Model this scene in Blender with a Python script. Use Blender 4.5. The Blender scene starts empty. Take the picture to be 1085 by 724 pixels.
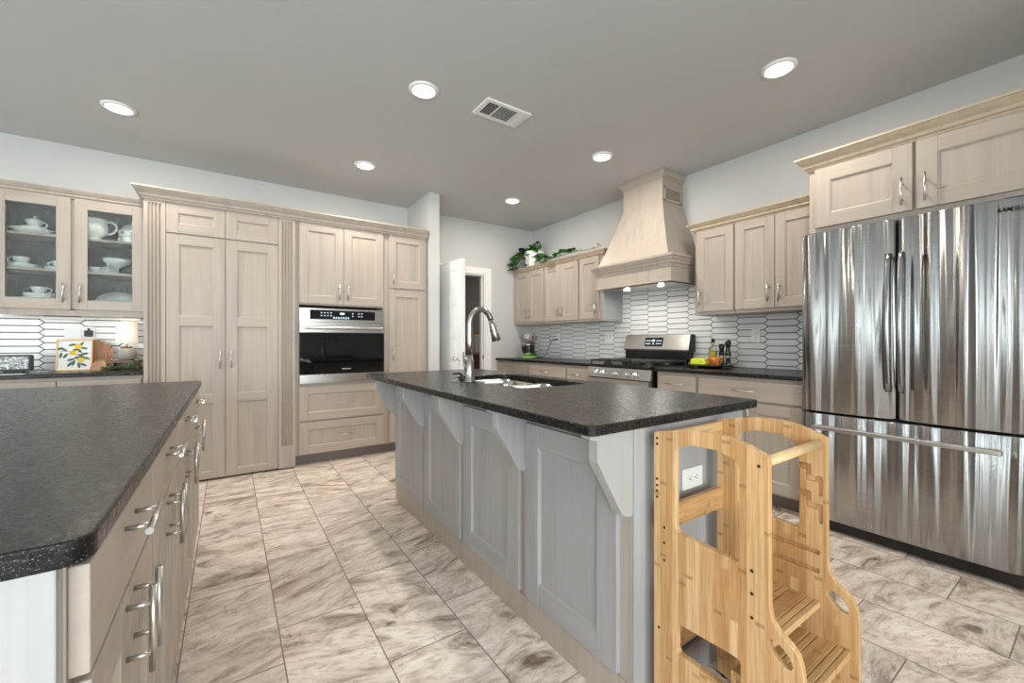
import bpy, bmesh, math, random
from mathutils import Vector, Matrix
random.seed(7)
C = bpy.context.scene.collection
S = bpy.context.scene

# ------------------------------------------------------------------ camera
CAM_H = 1.14
cam = bpy.data.cameras.new('camera'); camo = bpy.data.objects.new('camera', cam); C.objects.link(camo)
cam.sensor_width = 36.0; cam.sensor_fit = 'HORIZONTAL'; cam.lens = 36.0*439.0/1085.0
cam.clip_start = 0.02
camo.location = (0, 0, CAM_H)
camo.rotation_euler = (math.radians(90), 0, -math.atan2(300.0, 439.0))
S.camera = camo

# ------------------------------------------------------------------ light and exposure
REAR_POWER = 118.0      # daylight of each rear window
LEFT_POWER = 52.0      # daylight of each left window
LAMP_POWER = 12.5      # each recessed lamp
EXPOSURE = 0.0
S.view_settings.view_transform = 'Standard'; S.view_settings.look = 'None'
S.view_settings.exposure = EXPOSURE; S.view_settings.gamma = 1.0; S.view_settings.use_curve_mapping = False
S.cycles.use_denoising = True
S.cycles.max_bounces = 10; S.cycles.diffuse_bounces = 5; S.cycles.transparent_max_bounces = 12
S.cycles.sample_clamp_indirect = 6.0
S.cycles.caustics_reflective = False; S.cycles.caustics_refractive = False
W = bpy.data.worlds.new('World'); S.world = W; W.use_nodes = True
W.node_tree.nodes['Background'].inputs[0].default_value = (0.88, 0.94, 1.0, 1)
W.node_tree.nodes['Background'].inputs[1].default_value = 1.6

def area_light(name, loc, rot, sx, sy, power, col=(1, 1, 1), shape='RECTANGLE', parent=None, spread=180):
    l = bpy.data.lights.new(name, 'AREA'); l.shape = shape; l.size = sx; l.size_y = sy; l.energy = power; l.color = col
    l.spread = math.radians(spread)
    o = bpy.data.objects.new(name, l); C.objects.link(o); o.location = loc; o.rotation_euler = rot
    if parent: o.parent = parent
    return o
R90 = math.pi/2
DAY = (0.965, 0.95, 1.0)
# windows in the rear wall (y = -2.2) and in the left wall (x = -4.4): centre, width, height
REAR_WIN = [(-3.2, 1.35, 1.5, 1.7), (-1.4, 1.35, 1.5, 1.7), (0.4, 1.35, 1.5, 1.7)]
LEFT_WIN = [(-1.2, 1.3, 1.6, 1.9), (0.9, 1.3, 1.8, 1.9), (3.2, 1.35, 1.5, 1.5)]
for x, z, w, h in REAR_WIN: area_light('daylight', (x, -2.4, z), (R90, 0, 0), w, h, REAR_POWER, DAY)
for y, z, w, h in LEFT_WIN: area_light('daylight', (-4.6, y, z), (R90, 0, -R90), w, h, LEFT_POWER, DAY)

# ------------------------------------------------------------------ materials
def lin(c):
    c = c/255.0
    return c/12.92 if c <= 0.04045 else ((c+0.055)/1.055)**2.4
def rgb(r, g, b): return (lin(r), lin(g), lin(b), 1)
class NT:
    def __init__(s, name):
        s.m = bpy.data.materials.new(name); s.m.use_nodes = True; s.t = s.m.node_tree
        s.b = s.t.nodes['Principled BSDF']; s.out = s.t.nodes['Material Output']
    def n(s, typ, **kw):
        nd = s.t.nodes.new(typ)
        for k, v in kw.items(): setattr(nd, k, v)
        return nd
    def l(s, a, b): s.t.links.new(a, b)
    def math(s, op, a, b=None, c=None):
        nd = s.n('ShaderNodeMath', operation=op)
        for i, v in enumerate((a, b, c)):
            if v is None: continue
            if isinstance(v, (int, float)): nd.inputs[i].default_value = v
            else: s.l(v, nd.inputs[i])
        return nd.outputs[0]
    def mapping(s, src, scale, rot=(0, 0, 0), loc=(0, 0, 0)):
        nd = s.n('ShaderNodeMapping'); nd.inputs['Scale'].default_value = scale
        nd.inputs['Rotation'].default_value = rot; nd.inputs['Location'].default_value = loc
        s.l(src, nd.inputs['Vector']); return nd.outputs[0]
    def noise(s, vec, scale, detail=4, rough=.55, dist=0.0):
        nd = s.n('ShaderNodeTexNoise'); nd.inputs['Scale'].default_value = scale; nd.inputs['Detail'].default_value = detail
        nd.inputs['Roughness'].default_value = rough; nd.inputs['Distortion'].default_value = dist
        s.l(vec, nd.inputs['Vector']); return nd.outputs['Fac']
    def ramp(s, fac, stops):
        nd = s.n('ShaderNodeValToRGB'); cr = nd.color_ramp
        while len(cr.elements) < len(stops): cr.elements.new(0.5)
        for e, (p, c) in zip(cr.elements, stops): e.position = p; e.color = c
        s.l(fac, nd.inputs[0]); return nd.outputs[0]
    def mix(s, fac, a, b, mode='MIX'):
        nd = s.n('ShaderNodeMix', data_type='RGBA', blend_type=mode)
        for sock, v in ((nd.inputs[0], fac), (nd.inputs[6], a), (nd.inputs[7], b)):
            if isinstance(v, (int, float, tuple)): sock.default_value = v
            else: s.l(v, sock)
        return nd.outputs[2]
    def bump(s, h, strength=.2, dist=.01):
        nd = s.n('ShaderNodeBump'); nd.inputs['Strength'].default_value = strength; nd.inputs['Distance'].default_value = dist
        s.l(h, nd.inputs['Height']); s.l(nd.outputs[0], s.b.inputs['Normal'])
    def obj(s): return s.n('ShaderNodeTexCoord').outputs['Object']
    def set(s, col=None, rough=None, metal=None, spec=None):
        if col is not None:
            if isinstance(col, tuple): s.b.inputs['Base Color'].default_value = col
            else: s.l(col, s.b.inputs['Base Color'])
        if rough is not None: s.b.inputs['Roughness'].default_value = rough
        if metal is not None: s.b.inputs['Metallic'].default_value = metal
        if spec is not None: s.b.inputs['Specular IOR Level'].default_value = spec
        return s

def plain(name, c, rough=.5, metal=0.0, spec=.5, var=.05, scale=30):
    t = NT(name); v = t.noise(t.obj(), scale, 3)
    col = t.ramp(v, [(0.3, tuple(x*(1-var) for x in c[:3])+(1,)), (0.7, tuple(min(1, x*(1+var)) for x in c[:3])+(1,))])
    t.set(col, rough, metal, spec); return t.m
def emit(name, c, s):
    t = NT(name); t.set((0, 0, 0, 1), .5); t.b.inputs['Emission Color'].default_value = c; t.b.inputs['Emission Strength'].default_value = s; return t.m

def wood(name, horizontal=False, base=(177, 166, 156)):
    t = NT(name); o = t.obj(); info = t.n('ShaderNodeObjectInfo')
    off = t.n('ShaderNodeVectorMath', operation='ADD'); t.l(o, off.inputs[0])
    cmb = t.n('ShaderNodeCombineXYZ'); r = t.math('MULTIPLY', info.outputs['Random'], 37.0)
    for i in range(3): t.l(r, cmb.inputs[i])
    t.l(cmb.outputs[0], off.inputs[1]); v = off.outputs[0]
    sc = (.8, 12, 32) if horizontal else (32, 32, .8)
    g = t.noise(t.mapping(v, sc), 2.2, 6, .6, .3)
    sc2 = (.6, 3, 7) if horizontal else (7, 7, .6)
    b = t.noise(t.mapping(v, sc2), 1.6, 3, .5)
    d = rgb(*[x-6 for x in base]); m = rgb(*base); h = rgb(*[min(255, x+4) for x in base])
    col = t.ramp(g, [(.28, d), (.5, m), (.75, h)])
    tint = t.ramp(b, [(.3, rgb(238, 238, 240)), (.5, (1, 1, 1, 1)), (.75, rgb(252, 246, 240))])
    t.set(t.mix(1.0, col, tint, 'MULTIPLY'), .42, 0, .4); t.bump(g, .03, .002); return t.m

M = {}
M['wood'] = wood('stained_maple'); M['woodh'] = wood('stained_maple_rail', True)
M['grey'] = wood('daylit_grey_stain', False, (167, 166, 167)); M['greyh'] = wood('daylit_grey_stain_rail', True, (167, 166, 167))  # grey stain with part of the islands' cool daylight put into the colour
M['side'] = plain('cabinet_side_paint', rgb(150, 152, 152), .5)
M['glaze'] = plain('glazed_crown_edge', rgb(186, 168, 146), .45, var=.1)
M['toe'] = plain('toe_kick_laminate', rgb(120, 112, 108), .5)
M['dark'] = plain('dark_recess', rgb(30, 29, 30), .6)
M['black'] = plain('black_enamel', (.008, .008, .009, 1), .22)
M['blackmat'] = plain('black_plastic', (.012, .012, .013, 1), .5)
M['white'] = plain('white_plastic', rgb(238, 238, 236), .35, var=.01)
M['trim'] = plain('white_trim_paint', rgb(240, 240, 240), .35, var=.01)
M['ceramic'] = plain('white_china', rgb(244, 246, 244), .12, var=.01)
M['nickel'] = plain('brushed_nickel', rgb(206, 203, 199), .34, 1.0, var=.04)
M['chrome'] = plain('polished_chrome', rgb(225, 225, 225), .08, 1.0, var=.02)
M['lampwhite'] = emit('lamp_diffuser', (1, .97, .92, 1), 9.0)
M['display'] = emit('lit_display', (.75, .88, 1, 1), 1.6)
M['leaf'] = plain('leaf_green', rgb(78, 132, 52), .35, var=.55, scale=25)
M['leafdark'] = plain('leaf_dark_green', rgb(34, 58, 34), .35, var=.5, scale=25)
M['stem'] = plain('stem_green', rgb(88, 110, 56), .5)
M['soil'] = plain('soil', rgb(50, 38, 30), .9)
M['lime'] = plain('lime_ceramic', rgb(205, 212, 60), .2)
M['green'] = plain('green_enamel', rgb(132, 186, 92), .25)
M['clay'] = plain('orange_glazed_pottery', rgb(205, 120, 55), .25, var=.55, scale=22)
M['walnut'] = plain('brown_wood', rgb(120, 78, 52), .4, var=.2)
M['board'] = plain('carved_light_wood', rgb(190, 145, 110), .5, var=.25, scale=18)
M['gold'] = plain('thin_gold_frame', rgb(205, 165, 105), .35, .3)
M['paper'] = plain('white_canvas', rgb(240, 240, 240), .7, var=.02)
M['lemon'] = plain('painted_yellow', rgb(238, 196, 40), .6, var=.25, scale=60)
M['sage'] = plain('painted_green', rgb(86, 108, 84), .6, var=.4, scale=60)
M['greyclay'] = plain('grey_stoneware', rgb(168, 162, 160), .5, var=.08)
M['cord'] = plain('dark_cord', rgb(40, 40, 42), .5)
M['rubber'] = plain('black_rubber', (.01, .01, .01, 1), .7)

def paint(name, c, rough=.55):
    t = NT(name); n = t.noise(t.obj(), 90, 3); n2 = t.noise(t.obj(), 1.2, 2)
    col = t.ramp(n2, [(.3, tuple(x*.97 for x in c[:3])+(1,)), (.7, c)])
    t.set(col, rough, 0, .3); t.bump(n, .10, .004); return t.m
M['wall'] = paint('wall_grey_paint', rgb(203, 203, 202))
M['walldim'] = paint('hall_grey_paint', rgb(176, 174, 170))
M['ceil'] = paint('ceiling_grey_paint', rgb(196, 197, 198), .6)

def granite(name):
    t = NT(name); o = t.obj()
    a = t.noise(o, 60, 5, .65); f = t.noise(o, 420, 2, .5); lo = t.noise(o, 14, 4, .6, .6)
    vor = t.n('ShaderNodeTexVoronoi'); vor.inputs['Scale'].default_value = 95; t.l(o, vor.inputs['Vector'])
    base = t.ramp(a, [(.35, (.003, .003, .0035, 1)), (.62, (.010, .0095, .009, 1)), (.78, (.028, .025, .022, 1))])
    sp = t.ramp(f, [(.62, (0, 0, 0, 1)), (.68, (1, 1, 1, 1))])
    col = t.mix(t.math('MULTIPLY', sp, .5), base, (.30, .29, .28, 1))
    t.set(col, .33, 0, .30)
    r = t.ramp(a, [(.3, (.20, .20, .20, 1)), (.7, (.34, .34, .34, 1))]); t.l(r, t.b.inputs['Roughness'])
    t.bump(t.math('ADD', t.math('MULTIPLY', lo, .9), t.math('MULTIPLY', a, .6)), .24, .008); return t.m
M['granite'] = granite('leathered_black_granite')

def steel(name, rough=.3):
    t = NT(name); o = t.obj()
    br = t.noise(t.mapping(o, (3, 3, 700)), 1.0, 2)
    col = t.ramp(br, [(.3, rgb(156, 156, 157)), (.7, rgb(180, 180, 180))])
    t.set(col, rough, 1.0)
    t.b.inputs['Anisotropic'].default_value = .9; t.b.inputs['Anisotropic Rotation'].default_value = .25
    tg = t.n('ShaderNodeTangent', direction_type='RADIAL', axis='Z'); t.l(tg.outputs[0], t.b.inputs['Tangent'])
    w = t.noise(t.mapping(o, (6.5, .2, .16)), 1.0, 2, .5, .25)
    w2 = t.noise(t.mapping(o, (24, .2, .5)), 1.0, 1, .5, .2)
    t.bump(t.math('ADD', w, t.math('MULTIPLY', w2, .07)), 1.0, .12); return t.m
M['steelwavy'] = steel('brushed_stainless_door', .22)
def steel2(name, rough=.25):
    t = NT(name); o = t.obj(); br = t.noise(t.mapping(o, (4, 4, 700)), 1.0, 2)
    t.set(t.ramp(br, [(.3, rgb(186, 185, 183)), (.7, rgb(214, 213, 211))]), rough, 1.0); return t.m
M['steel'] = steel2('brushed_stainless')
M['sinksteel'] = steel2('sink_stainless', .22)

def floor_mat():
    t = NT('veined_stone_tile'); o = t.obj(); sx = t.n('ShaderNodeSeparateXYZ'); t.l(o, sx.inputs[0])
    P, L, G = .3075, .62, .0045
    u = t.math('DIVIDE', t.math('ADD', sx.outputs[0], .1445), P); ci = t.math('FLOOR', u); fu = t.math('SUBTRACT', u, ci)
    v = t.math('DIVIDE', t.math('SUBTRACT', t.math('SUBTRACT', sx.outputs[1], 2.287), t.math('MULTIPLY', ci, .2068)), L)
    ri = t.math('FLOOR', v); fv = t.math('SUBTRACT', v, ri)
    du = t.math('MULTIPLY', t.math('MINIMUM', fu, t.math('SUBTRACT', 1.0, fu)), P)
    dv = t.math('MULTIPLY', t.math('MINIMUM', fv, t.math('SUBTRACT', 1.0, fv)), L)
    gr = t.math('LESS_THAN', t.math('MINIMUM', du, dv), G/2)
    idv = t.n('ShaderNodeCombineXYZ'); t.l(ci, idv.inputs[0]); t.l(ri, idv.inputs[1])
    wn = t.n('ShaderNodeTexWhiteNoise', noise_dimensions='3D'); t.l(idv.outputs[0], wn.inputs['Vector'])
    rnd = wn.outputs['Value']
    ofs = t.n('ShaderNodeVectorMath', operation='MULTIPLY_ADD'); t.l(wn.outputs['Color'], ofs.inputs[0])
    ofs.inputs[1].default_value = (40, 40, 40); t.l(o, ofs.inputs[2])
    rot = t.n('ShaderNodeVectorRotate', rotation_type='Z_AXIS'); t.l(ofs.outputs[0], rot.inputs['Vector'])
    t.l(t.math('MULTIPLY', t.math('SUBTRACT', rnd, .5), 1.0), rot.inputs['Angle'])
    p = rot.outputs[0]
    st = t.mapping(p, (1.0, 5.0, 1.0))
    a = t.noise(st, 1.7, 9, .66, .7)
    b = t.noise(t.mapping(p, (1.2, 2.2, 1)), 3.2, 9, .68, 1.6)
    blot = t.noise(p, 2.6, 4, .6, .6)
    c1 = t.ramp(a, [(.32, rgb(112, 92, 80)), (.40, rgb(166, 146, 132)), (.455, rgb(218, 202, 190)), (.58, rgb(244, 232, 222))])
    c2 = t.ramp(b, [(.36, rgb(108, 90, 78)), (.44, rgb(200, 184, 171)), (.50, rgb(226, 212, 200)), (.60, rgb(246, 236, 226))])
    col = t.mix(t.ramp(blot, [(.38, (0, 0, 0, 1)), (.62, (1, 1, 1, 1))]), c1, c2)
    ab = t.math('ABSOLUTE', t.math('SUBTRACT', t.noise(t.mapping(p, (1, 2.6, 1)), 3.2, 7, .62, 1.8), .5))
    vein = t.ramp(ab, [(0.0, (.85, .85, .85, 1)), (.013, (0, 0, 0, 1))])
    vm = t.math('MULTIPLY', vein, t.ramp(blot, [(.4, (1, 1, 1, 1)), (.65, (.15, .15, .15, 1))]))
    fine = t.noise(t.mapping(p, (7, 26, 1)), 2.0, 6, .65, .5)
    col = t.mix(1.0, col, t.ramp(fine, [(.30, rgb(222, 214, 207)), (.5, (1, 1, 1, 1))]), 'MULTIPLY')
    col = t.mix(t.math('MULTIPLY', vm, .75), col, rgb(92, 78, 70))
    tone = t.n('ShaderNodeCombineXYZ')
    for i in range(3): t.l(t.math('MULTIPLY_ADD', rnd, .22, 1.0), tone.inputs[i])
    col = t.mix(1.0, col, tone.outputs[0], 'MULTIPLY')
    col = t.mix(gr, col, rgb(138, 127, 118))
    t.set(col, .34, 0, .45)
    t.l(t.math('ADD', t.math('MULTIPLY', gr, .4), t.math('MULTIPLY_ADD', a, .2, .24)), t.b.inputs['Roughness'])
    t.bump(t.math('SUBTRACT', t.math('MULTIPLY', a, .35), gr), .25, .004); return t.m
M['floor'] = floor_mat()

def bamboo(name, across, along):
    """laminated bamboo: strips side by side on axis `across`, grain on axis `along` (0,1,2)"""
    t = NT(name); o = t.obj(); sx = t.n('ShaderNodeSeparateXYZ'); t.l(o, sx.inputs[0])
    a, g = sx.outputs[across], sx.outputs[along]
    i = t.math('FLOOR', t.math('DIVIDE', a, .0205))
    wn = t.n('ShaderNodeTexWhiteNoise', noise_dimensions='1D'); t.l(i, wn.inputs['W'])
    seg = t.math('FLOOR', t.math('DIVIDE', t.math('ADD', g, t.math('MULTIPLY', wn.outputs['Value'], 3.0)), 1.3))
    cb = t.n('ShaderNodeCombineXYZ'); t.l(i, cb.inputs[0]); t.l(seg, cb.inputs[1])
    wn2 = t.n('ShaderNodeTexWhiteNoise', noise_dimensions='3D'); t.l(cb.outputs[0], wn2.inputs['Vector'])
    base = t.ramp(wn2.outputs['Value'], [(0, rgb(198, 152, 102)), (.5, rgb(212, 170, 120)), (1, rgb(226, 190, 144))])
    sc = [30, 30, 30]; sc[along] = 1.5
    cmb = t.n('ShaderNodeVectorMath', operation='ADD'); t.l(o, cmb.inputs[0]); t.l(wn2.outputs['Color'], cmb.inputs[1])
    fib = t.noise(t.mapping(cmb.outputs[0], tuple(sc)), 5, 4, .6)
    col = t.mix(1.0, base, t.ramp(fib, [(.3, rgb(222, 214, 204)), (.6, (1, 1, 1, 1))]), 'MULTIPLY')
    gp = t.math('ADD', t.math('DIVIDE', g, .21), t.math('MULTIPLY', wn.outputs['Value'], 17.3)); gi = t.math('FLOOR', gp); ph = t.math('FRACT', gp)
    c3 = t.n('ShaderNodeCombineXYZ'); t.l(i, c3.inputs[0]); t.l(gi, c3.inputs[1]); c3.inputs[2].default_value = 3.3
    wn3 = t.n('ShaderNodeTexWhiteNoise', noise_dimensions='3D'); t.l(c3.outputs[0], wn3.inputs['Vector'])
    wob = t.noise(o, 140, 3, .6)
    dk = t.math('ABSOLUTE', t.math('SUBTRACT', t.math('ADD', ph, t.math('MULTIPLY', wob, .05)), .5))
    kn = t.ramp(dk, [(.0, (1, 1, 1, 1)), (.035, (0, 0, 0, 1))])
    kn = t.math('MULTIPLY', t.math('MULTIPLY', kn, t.math('GREATER_THAN', wn3.outputs['Value'], .60)), t.math('MULTIPLY', wob, 1.1))
    col = t.mix(kn, col, rgb(112, 72, 36))
    ed = t.math('FRACT', t.math('DIVIDE', a, .0205)); el = t.math('LESS_THAN', ed, .035)
    col = t.mix(t.math('MULTIPLY', el, .22), col, rgb(140, 98, 52))
    t.set(col, .36, 0, .45); return t.m
M['bam_panel'] = bamboo('bamboo_panel', 1, 2); M['bam_rail'] = bamboo('bamboo_rail', 2, 0); M['bam_step'] = bamboo('bamboo_step', 1, 0)
M['bam_edge'] = plain('bamboo_edge', rgb(214, 182, 136), .4, var=.12)

def glass(name, tint=(.9, .95, .93, 1), seedy=False, refl=.10):
    t = NT(name); t.t.nodes.remove(t.b)
    tr = t.n('ShaderNodeBsdfTransparent'); tr.inputs[0].default_value = tint
    gl = t.n('ShaderNodeBsdfGlossy'); gl.inputs['Roughness'].default_value = .04
    mx = t.n('ShaderNodeMixShader'); t.l(tr.outputs[0], mx.inputs[1]); t.l(gl.outputs[0], mx.inputs[2])
    fr = t.n('ShaderNodeLayerWeight'); fr.inputs[0].default_value = .25
    f = t.math('MULTIPLY_ADD', fr.outputs['Fresnel'], .8, refl*.3)
    if seedy:
        n = t.noise(t.obj(), 85, 2, .5); bu = t.n('ShaderNodeBump'); bu.inputs['Strength'].default_value = .9; bu.inputs['Distance'].default_value = .01
        t.l(n, bu.inputs['Height']); t.l(bu.outputs[0], gl.inputs['Normal'])
        bub = t.ramp(t.noise(t.obj(), 120, 1, .5), [(.66, (0, 0, 0, 1)), (.72, (1, 1, 1, 1))])
        f = t.math('MINIMUM', t.math('ADD', f, t.math('MULTIPLY', bub, .32)), 1.0)
    t.l(f, mx.inputs[0]); t.l(mx.outputs[0], t.out.inputs[0]); return t.m
M['glass'] = glass('clear_window_glass'); M['seedy'] = glass('seeded_cabinet_glass', (.96, .98, .97, 1), True)
def crystal():
    t = NT('cut_glass'); v = t.n('ShaderNodeTexVoronoi'); v.inputs['Scale'].default_value = 90; t.l(t.obj(), v.inputs['Vector'])
    t.set(t.ramp(v.outputs['Distance'], [(.15, rgb(120, 128, 130)), (.5, rgb(214, 220, 222))]), .06, 0, .8); t.bump(v.outputs['Distance'], .6, .004); return t.m
M['crystal'] = crystal()
def realglass(name, c):
    t = NT(name); t.set(c, .03); t.b.inputs['Transmission Weight'].default_value = .85; t.b.inputs['IOR'].default_value = 1.35; return t.m
M['oil'] = plain('olive_oil', rgb(168, 146, 22), .08, var=.05)
M['bottleglass'] = glass('bottle_glass', (.93, .96, .90, 1), False, .02)
M['ovenglass'] = plain('oven_black_glass', (.004, .004, .005, 1), .04, 0, .6, var=.0)
def shade_mat():
    t = NT('linen_lamp_shade'); n = t.noise(t.mapping(t.obj(), (200, 200, 200)), 1, 2)
    t.set(t.ramp(n, [(.3, rgb(236, 230, 220)), (.7, rgb(248, 244, 238))]), .8)
    t.b.inputs['Emission Color'].default_value = (1, .86, .66, 1); t.b.inputs['Emission Strength'].default_value = .55; return t.m
M['shade'] = shade_mat()

# ------------------------------------------------------------------ mesh helpers
class MB:
    def __init__(s): s.v = []; s.f = []; s.mi = []; s.sm = []
    def add(s, verts, faces, mi=0, smooth=False):
        b = len(s.v); s.v += [tuple(v) for v in verts]
        for f in faces: s.f.append([b+i for i in f]); s.mi.append(mi); s.sm.append(smooth)
        return s
    def box(s, x0, x1, y0, y1, z0, z1, mi=0):
        x0, x1 = sorted((x0, x1)); y0, y1 = sorted((y0, y1)); z0, z1 = sorted((z0, z1))
        v = [(x, y, z) for z in (z0, z1) for y in (y0, y1) for x in (x0, x1)]
        return s.add(v, [(0, 2, 3, 1), (4, 5, 7, 6), (0, 1, 5, 4), (2, 6, 7, 3), (0, 4, 6, 2), (1, 3, 7, 5)], mi)
    def hexa(s, v8, mi=0):
        return s.add(v8, [(0, 3, 2, 1), (4, 5, 6, 7), (0, 1, 5, 4), (1, 2, 6, 5), (2, 3, 7, 6), (3, 0, 4, 7)], mi)
    def prism(s, poly, axis, a0, a1, mi=0, smooth=False):
        """poly of 2D points on the two other axes (in xyz order), extruded on axis"""
        def p3(p, a):
            q = list(p); q.insert(axis, a); return tuple(q)
        n = len(poly); v = [p3(p, a0) for p in poly]+[p3(p, a1) for p in poly]
        s.add(v, [tuple(range(n))[::-1], tuple(range(n, 2*n))], mi)
        b = len(s.v)-2*n
        for i in range(n):
            j = (i+1) % n; s.f.append([b+i, b+j, b+n+j, b+n+i]); s.mi.append(mi); s.sm.append(smooth)
        return s
    def lathe(s, prof, c=(0, 0, 0), seg=24, mi=0, axis='z', smooth=True):
        v = []; n = len(prof)
        for k in range(seg):
            a = 2*math.pi*k/seg; ca, sa = math.cos(a), math.sin(a)
            for r, h in prof:
                p = {'z': (r*ca, r*sa, h), 'x': (h, r*ca, r*sa), 'y': (r*sa, h, r*ca)}[axis]
                v.append((p[0]+c[0], p[1]+c[1], p[2]+c[2]))
        f = []
        for k in range(seg):
            k2 = (k+1) % seg
            for i in range(n-1): f.append((k*n+i, k2*n+i, k2*n+i+1, k*n+i+1))
        s.add(v, f, mi, smooth)
        if prof[0][0] > 1e-5: s.add([v[k*n] for k in range(seg)], [tuple(range(seg))[::-1]], mi)
        if prof[-1][0] > 1e-5: s.add([v[k*n+n-1] for k in range(seg)], [tuple(range(seg))], mi)
        return s
    def tube(s, pts, r, seg=10, mi=0, radii=None, caps=True):
        pts = [Vector(p) for p in pts]; n = len(pts); v = []
        t0 = (pts[1]-pts[0]).normalized(); up = Vector((0, 0, 1)) if abs(t0.z) < .9 else Vector((1, 0, 0))
        nrm = (up-t0*up.dot(t0)).normalized()
        for i, p in enumerate(pts):
            t = (pts[min(i+1, n-1)]-pts[max(i-1, 0)]).normalized()
            nrm = (nrm-t*nrm.dot(t)).normalized(); bn = t.cross(nrm); rr = radii[i] if radii else r
            for k in range(seg):
                a = 2*math.pi*k/seg; v.append(p+nrm*(rr*math.cos(a))+bn*(rr*math.sin(a)))
        f = [(i*seg+k, i*seg+(k+1) % seg, (i+1)*seg+(k+1) % seg, (i+1)*seg+k) for i in range(n-1) for k in range(seg)]
        s.add(v, f, mi, True)
        if caps: s.add(v[:seg], [tuple(range(seg))[::-1]], mi); s.add(v[-seg:], [tuple(range(seg))], mi)
        return s
    def ball(s, c, rx, ry=None, rz=None, mi=0, seg=16, rings=10):
        ry = ry or rx; rz = rz or rx
        pr = [(math.sin(math.pi*i/rings), -math.cos(math.pi*i/rings)) for i in range(rings+1)]
        pr[0] = (0, -1); pr[-1] = (0, 1)
        m = MB(); m.lathe(pr, seg=seg)
        return s.add([(x*rx+c[0], y*ry+c[1], z*rz+c[2]) for x, y, z in m.v], m.f, mi, True)
    def loft(s, loops, mi=0, smooth=False, cap0=True, cap1=True):
        n = len(loops[0]); v = [p for l in loops for p in l]
        f = [(i*n+k, i*n+(k+1) % n, (i+1)*n+(k+1) % n, (i+1)*n+k) for i in range(len(loops)-1) for k in range(n)]
        s.add(v, f, mi, smooth)
        if cap0: s.add(loops[0], [tuple(range(n))[::-1]], mi)
        if cap1: s.add(loops[-1], [tuple(range(n))], mi)
        return s
    def build(s, name, mats, parent=None, bevel=0.0, seg=2, loc=(0, 0, 0), rot=(0, 0, 0)):
        me = bpy.data.meshes.new(name)
        me.from_pydata(s.v, [], s.f)
        if not isinstance(mats, (list, tuple)): mats = [mats]
        for m in mats: me.materials.append(m)
        me.polygons.foreach_set('material_index', s.mi); me.polygons.foreach_set('use_smooth', s.sm)
        bm = bmesh.new(); bm.from_mesh(me); bmesh.ops.remove_doubles(bm, verts=bm.verts, dist=1e-5) if any(s.sm) else None
        bmesh.ops.recalc_face_normals(bm, faces=bm.faces); bm.to_mesh(me); bm.free(); me.update()
        o = bpy.data.objects.new(name, me); C.objects.link(o); o.location = loc; o.rotation_euler = rot
        if parent: o.parent = parent
        if bevel:
            b = o.modifiers.new('bevel', 'BEVEL'); b.width = bevel; b.segments = seg; b.limit_method = 'ANGLE'; b.angle_limit = math.radians(40)
        return o

def tag(o, label, cat, group=None):
    o['label'] = label; o['category'] = cat
    if group: o['group'] = group
    return o
def struct(o): o['kind'] = 'structure'; return o
def thing(name, label, cat, loc=(0, 0, 0), rz=0, group=None):
    o = bpy.data.objects.new(name, None); C.objects.link(o); o.location = loc; o.rotation_euler = (0, 0, rz)
    o.empty_display_size = .1
    return tag(o, label, cat, group)

def flat_cut(name, splines, thick, mats, mapf, parent=None, bevel=.0015, res=10, smooth_edge=True):
    """a flat board with holes: closed 2D outlines (first one outer) filled and extruded; mapf maps (a,b,c) to xyz"""
    cu = bpy.data.curves.new(name, 'CURVE'); cu.dimensions = '2D'; cu.fill_mode = 'BOTH'
    cu.extrude = thick/2-bevel; cu.bevel_depth = bevel; cu.bevel_resolution = 1; cu.offset = -bevel
    for pts in splines:
        sp = cu.splines.new('POLY'); sp.points.add(len(pts)-1); sp.use_cyclic_u = True
        for p, q in zip(sp.points, pts): p.co = (q[0], q[1], 0, 1)
    tmp = bpy.data.objects.new('tmp', cu); C.objects.link(tmp)
    me = bpy.data.meshes.new_from_object(tmp.evaluated_get(bpy.context.evaluated_depsgraph_get()))
    bpy.data.objects.remove(tmp); bpy.data.curves.remove(cu)
    bm = bmesh.new(); bm.from_mesh(me)
    for f in bm.faces:
        f.material_index = 1 if (len(mats) > 1 and abs(f.normal.z) < .9) else 0
        f.smooth = False
    for v in bm.verts: v.co = mapf(*v.co)
    bmesh.ops.remove_doubles(bm, verts=bm.verts, dist=1e-5)
    bmesh.ops.recalc_face_normals(bm, faces=bm.faces); bm.to_mesh(me); bm.free()
    me.name = name; me.materials.clear()
    for m in mats: me.materials.append(m)
    o = bpy.data.objects.new(name, me); C.objects.link(o)
    if parent: o.parent = parent
    return o
def rrect(a0, a1, b0, b1, r, n=6):
    pts = []
    for cx, cy, s in ((a1-r, b0+r, -90), (a1-r, b1-r, 0), (a0+r, b1-r, 90), (a0+r, b0+r, 180)):
        for i in range(n+1):
            t = math.radians(s+90*i/n); pts.append((cx+r*math.cos(t), cy+r*math.sin(t)))
    return pts
def rpoly(pts, r, n=6):
    """rounds the corners of a polygon; r a number or one radius per corner"""
    out = []; N = len(pts)
    for i in range(N):
        p0, p, p1 = Vector(pts[i-1]), Vector(pts[i]), Vector(pts[(i+1) % N])
        ri = r[i] if isinstance(r, (list, tuple)) else r
        if ri <= 0: out.append(tuple(p)); continue
        a = (p0-p).normalized(); b = (p1-p).normalized(); ang = a.angle(b)
        d = min(ri/math.tan(ang/2), (p0-p).length*.49, (p1-p).length*.49)
        A, B = p+a*d, p+b*d
        for k in range(n+1):
            t = k/n; out.append(tuple(A*(1-t)**2+p*(2*t*(1-t))+B*t**2))
    return out
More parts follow.
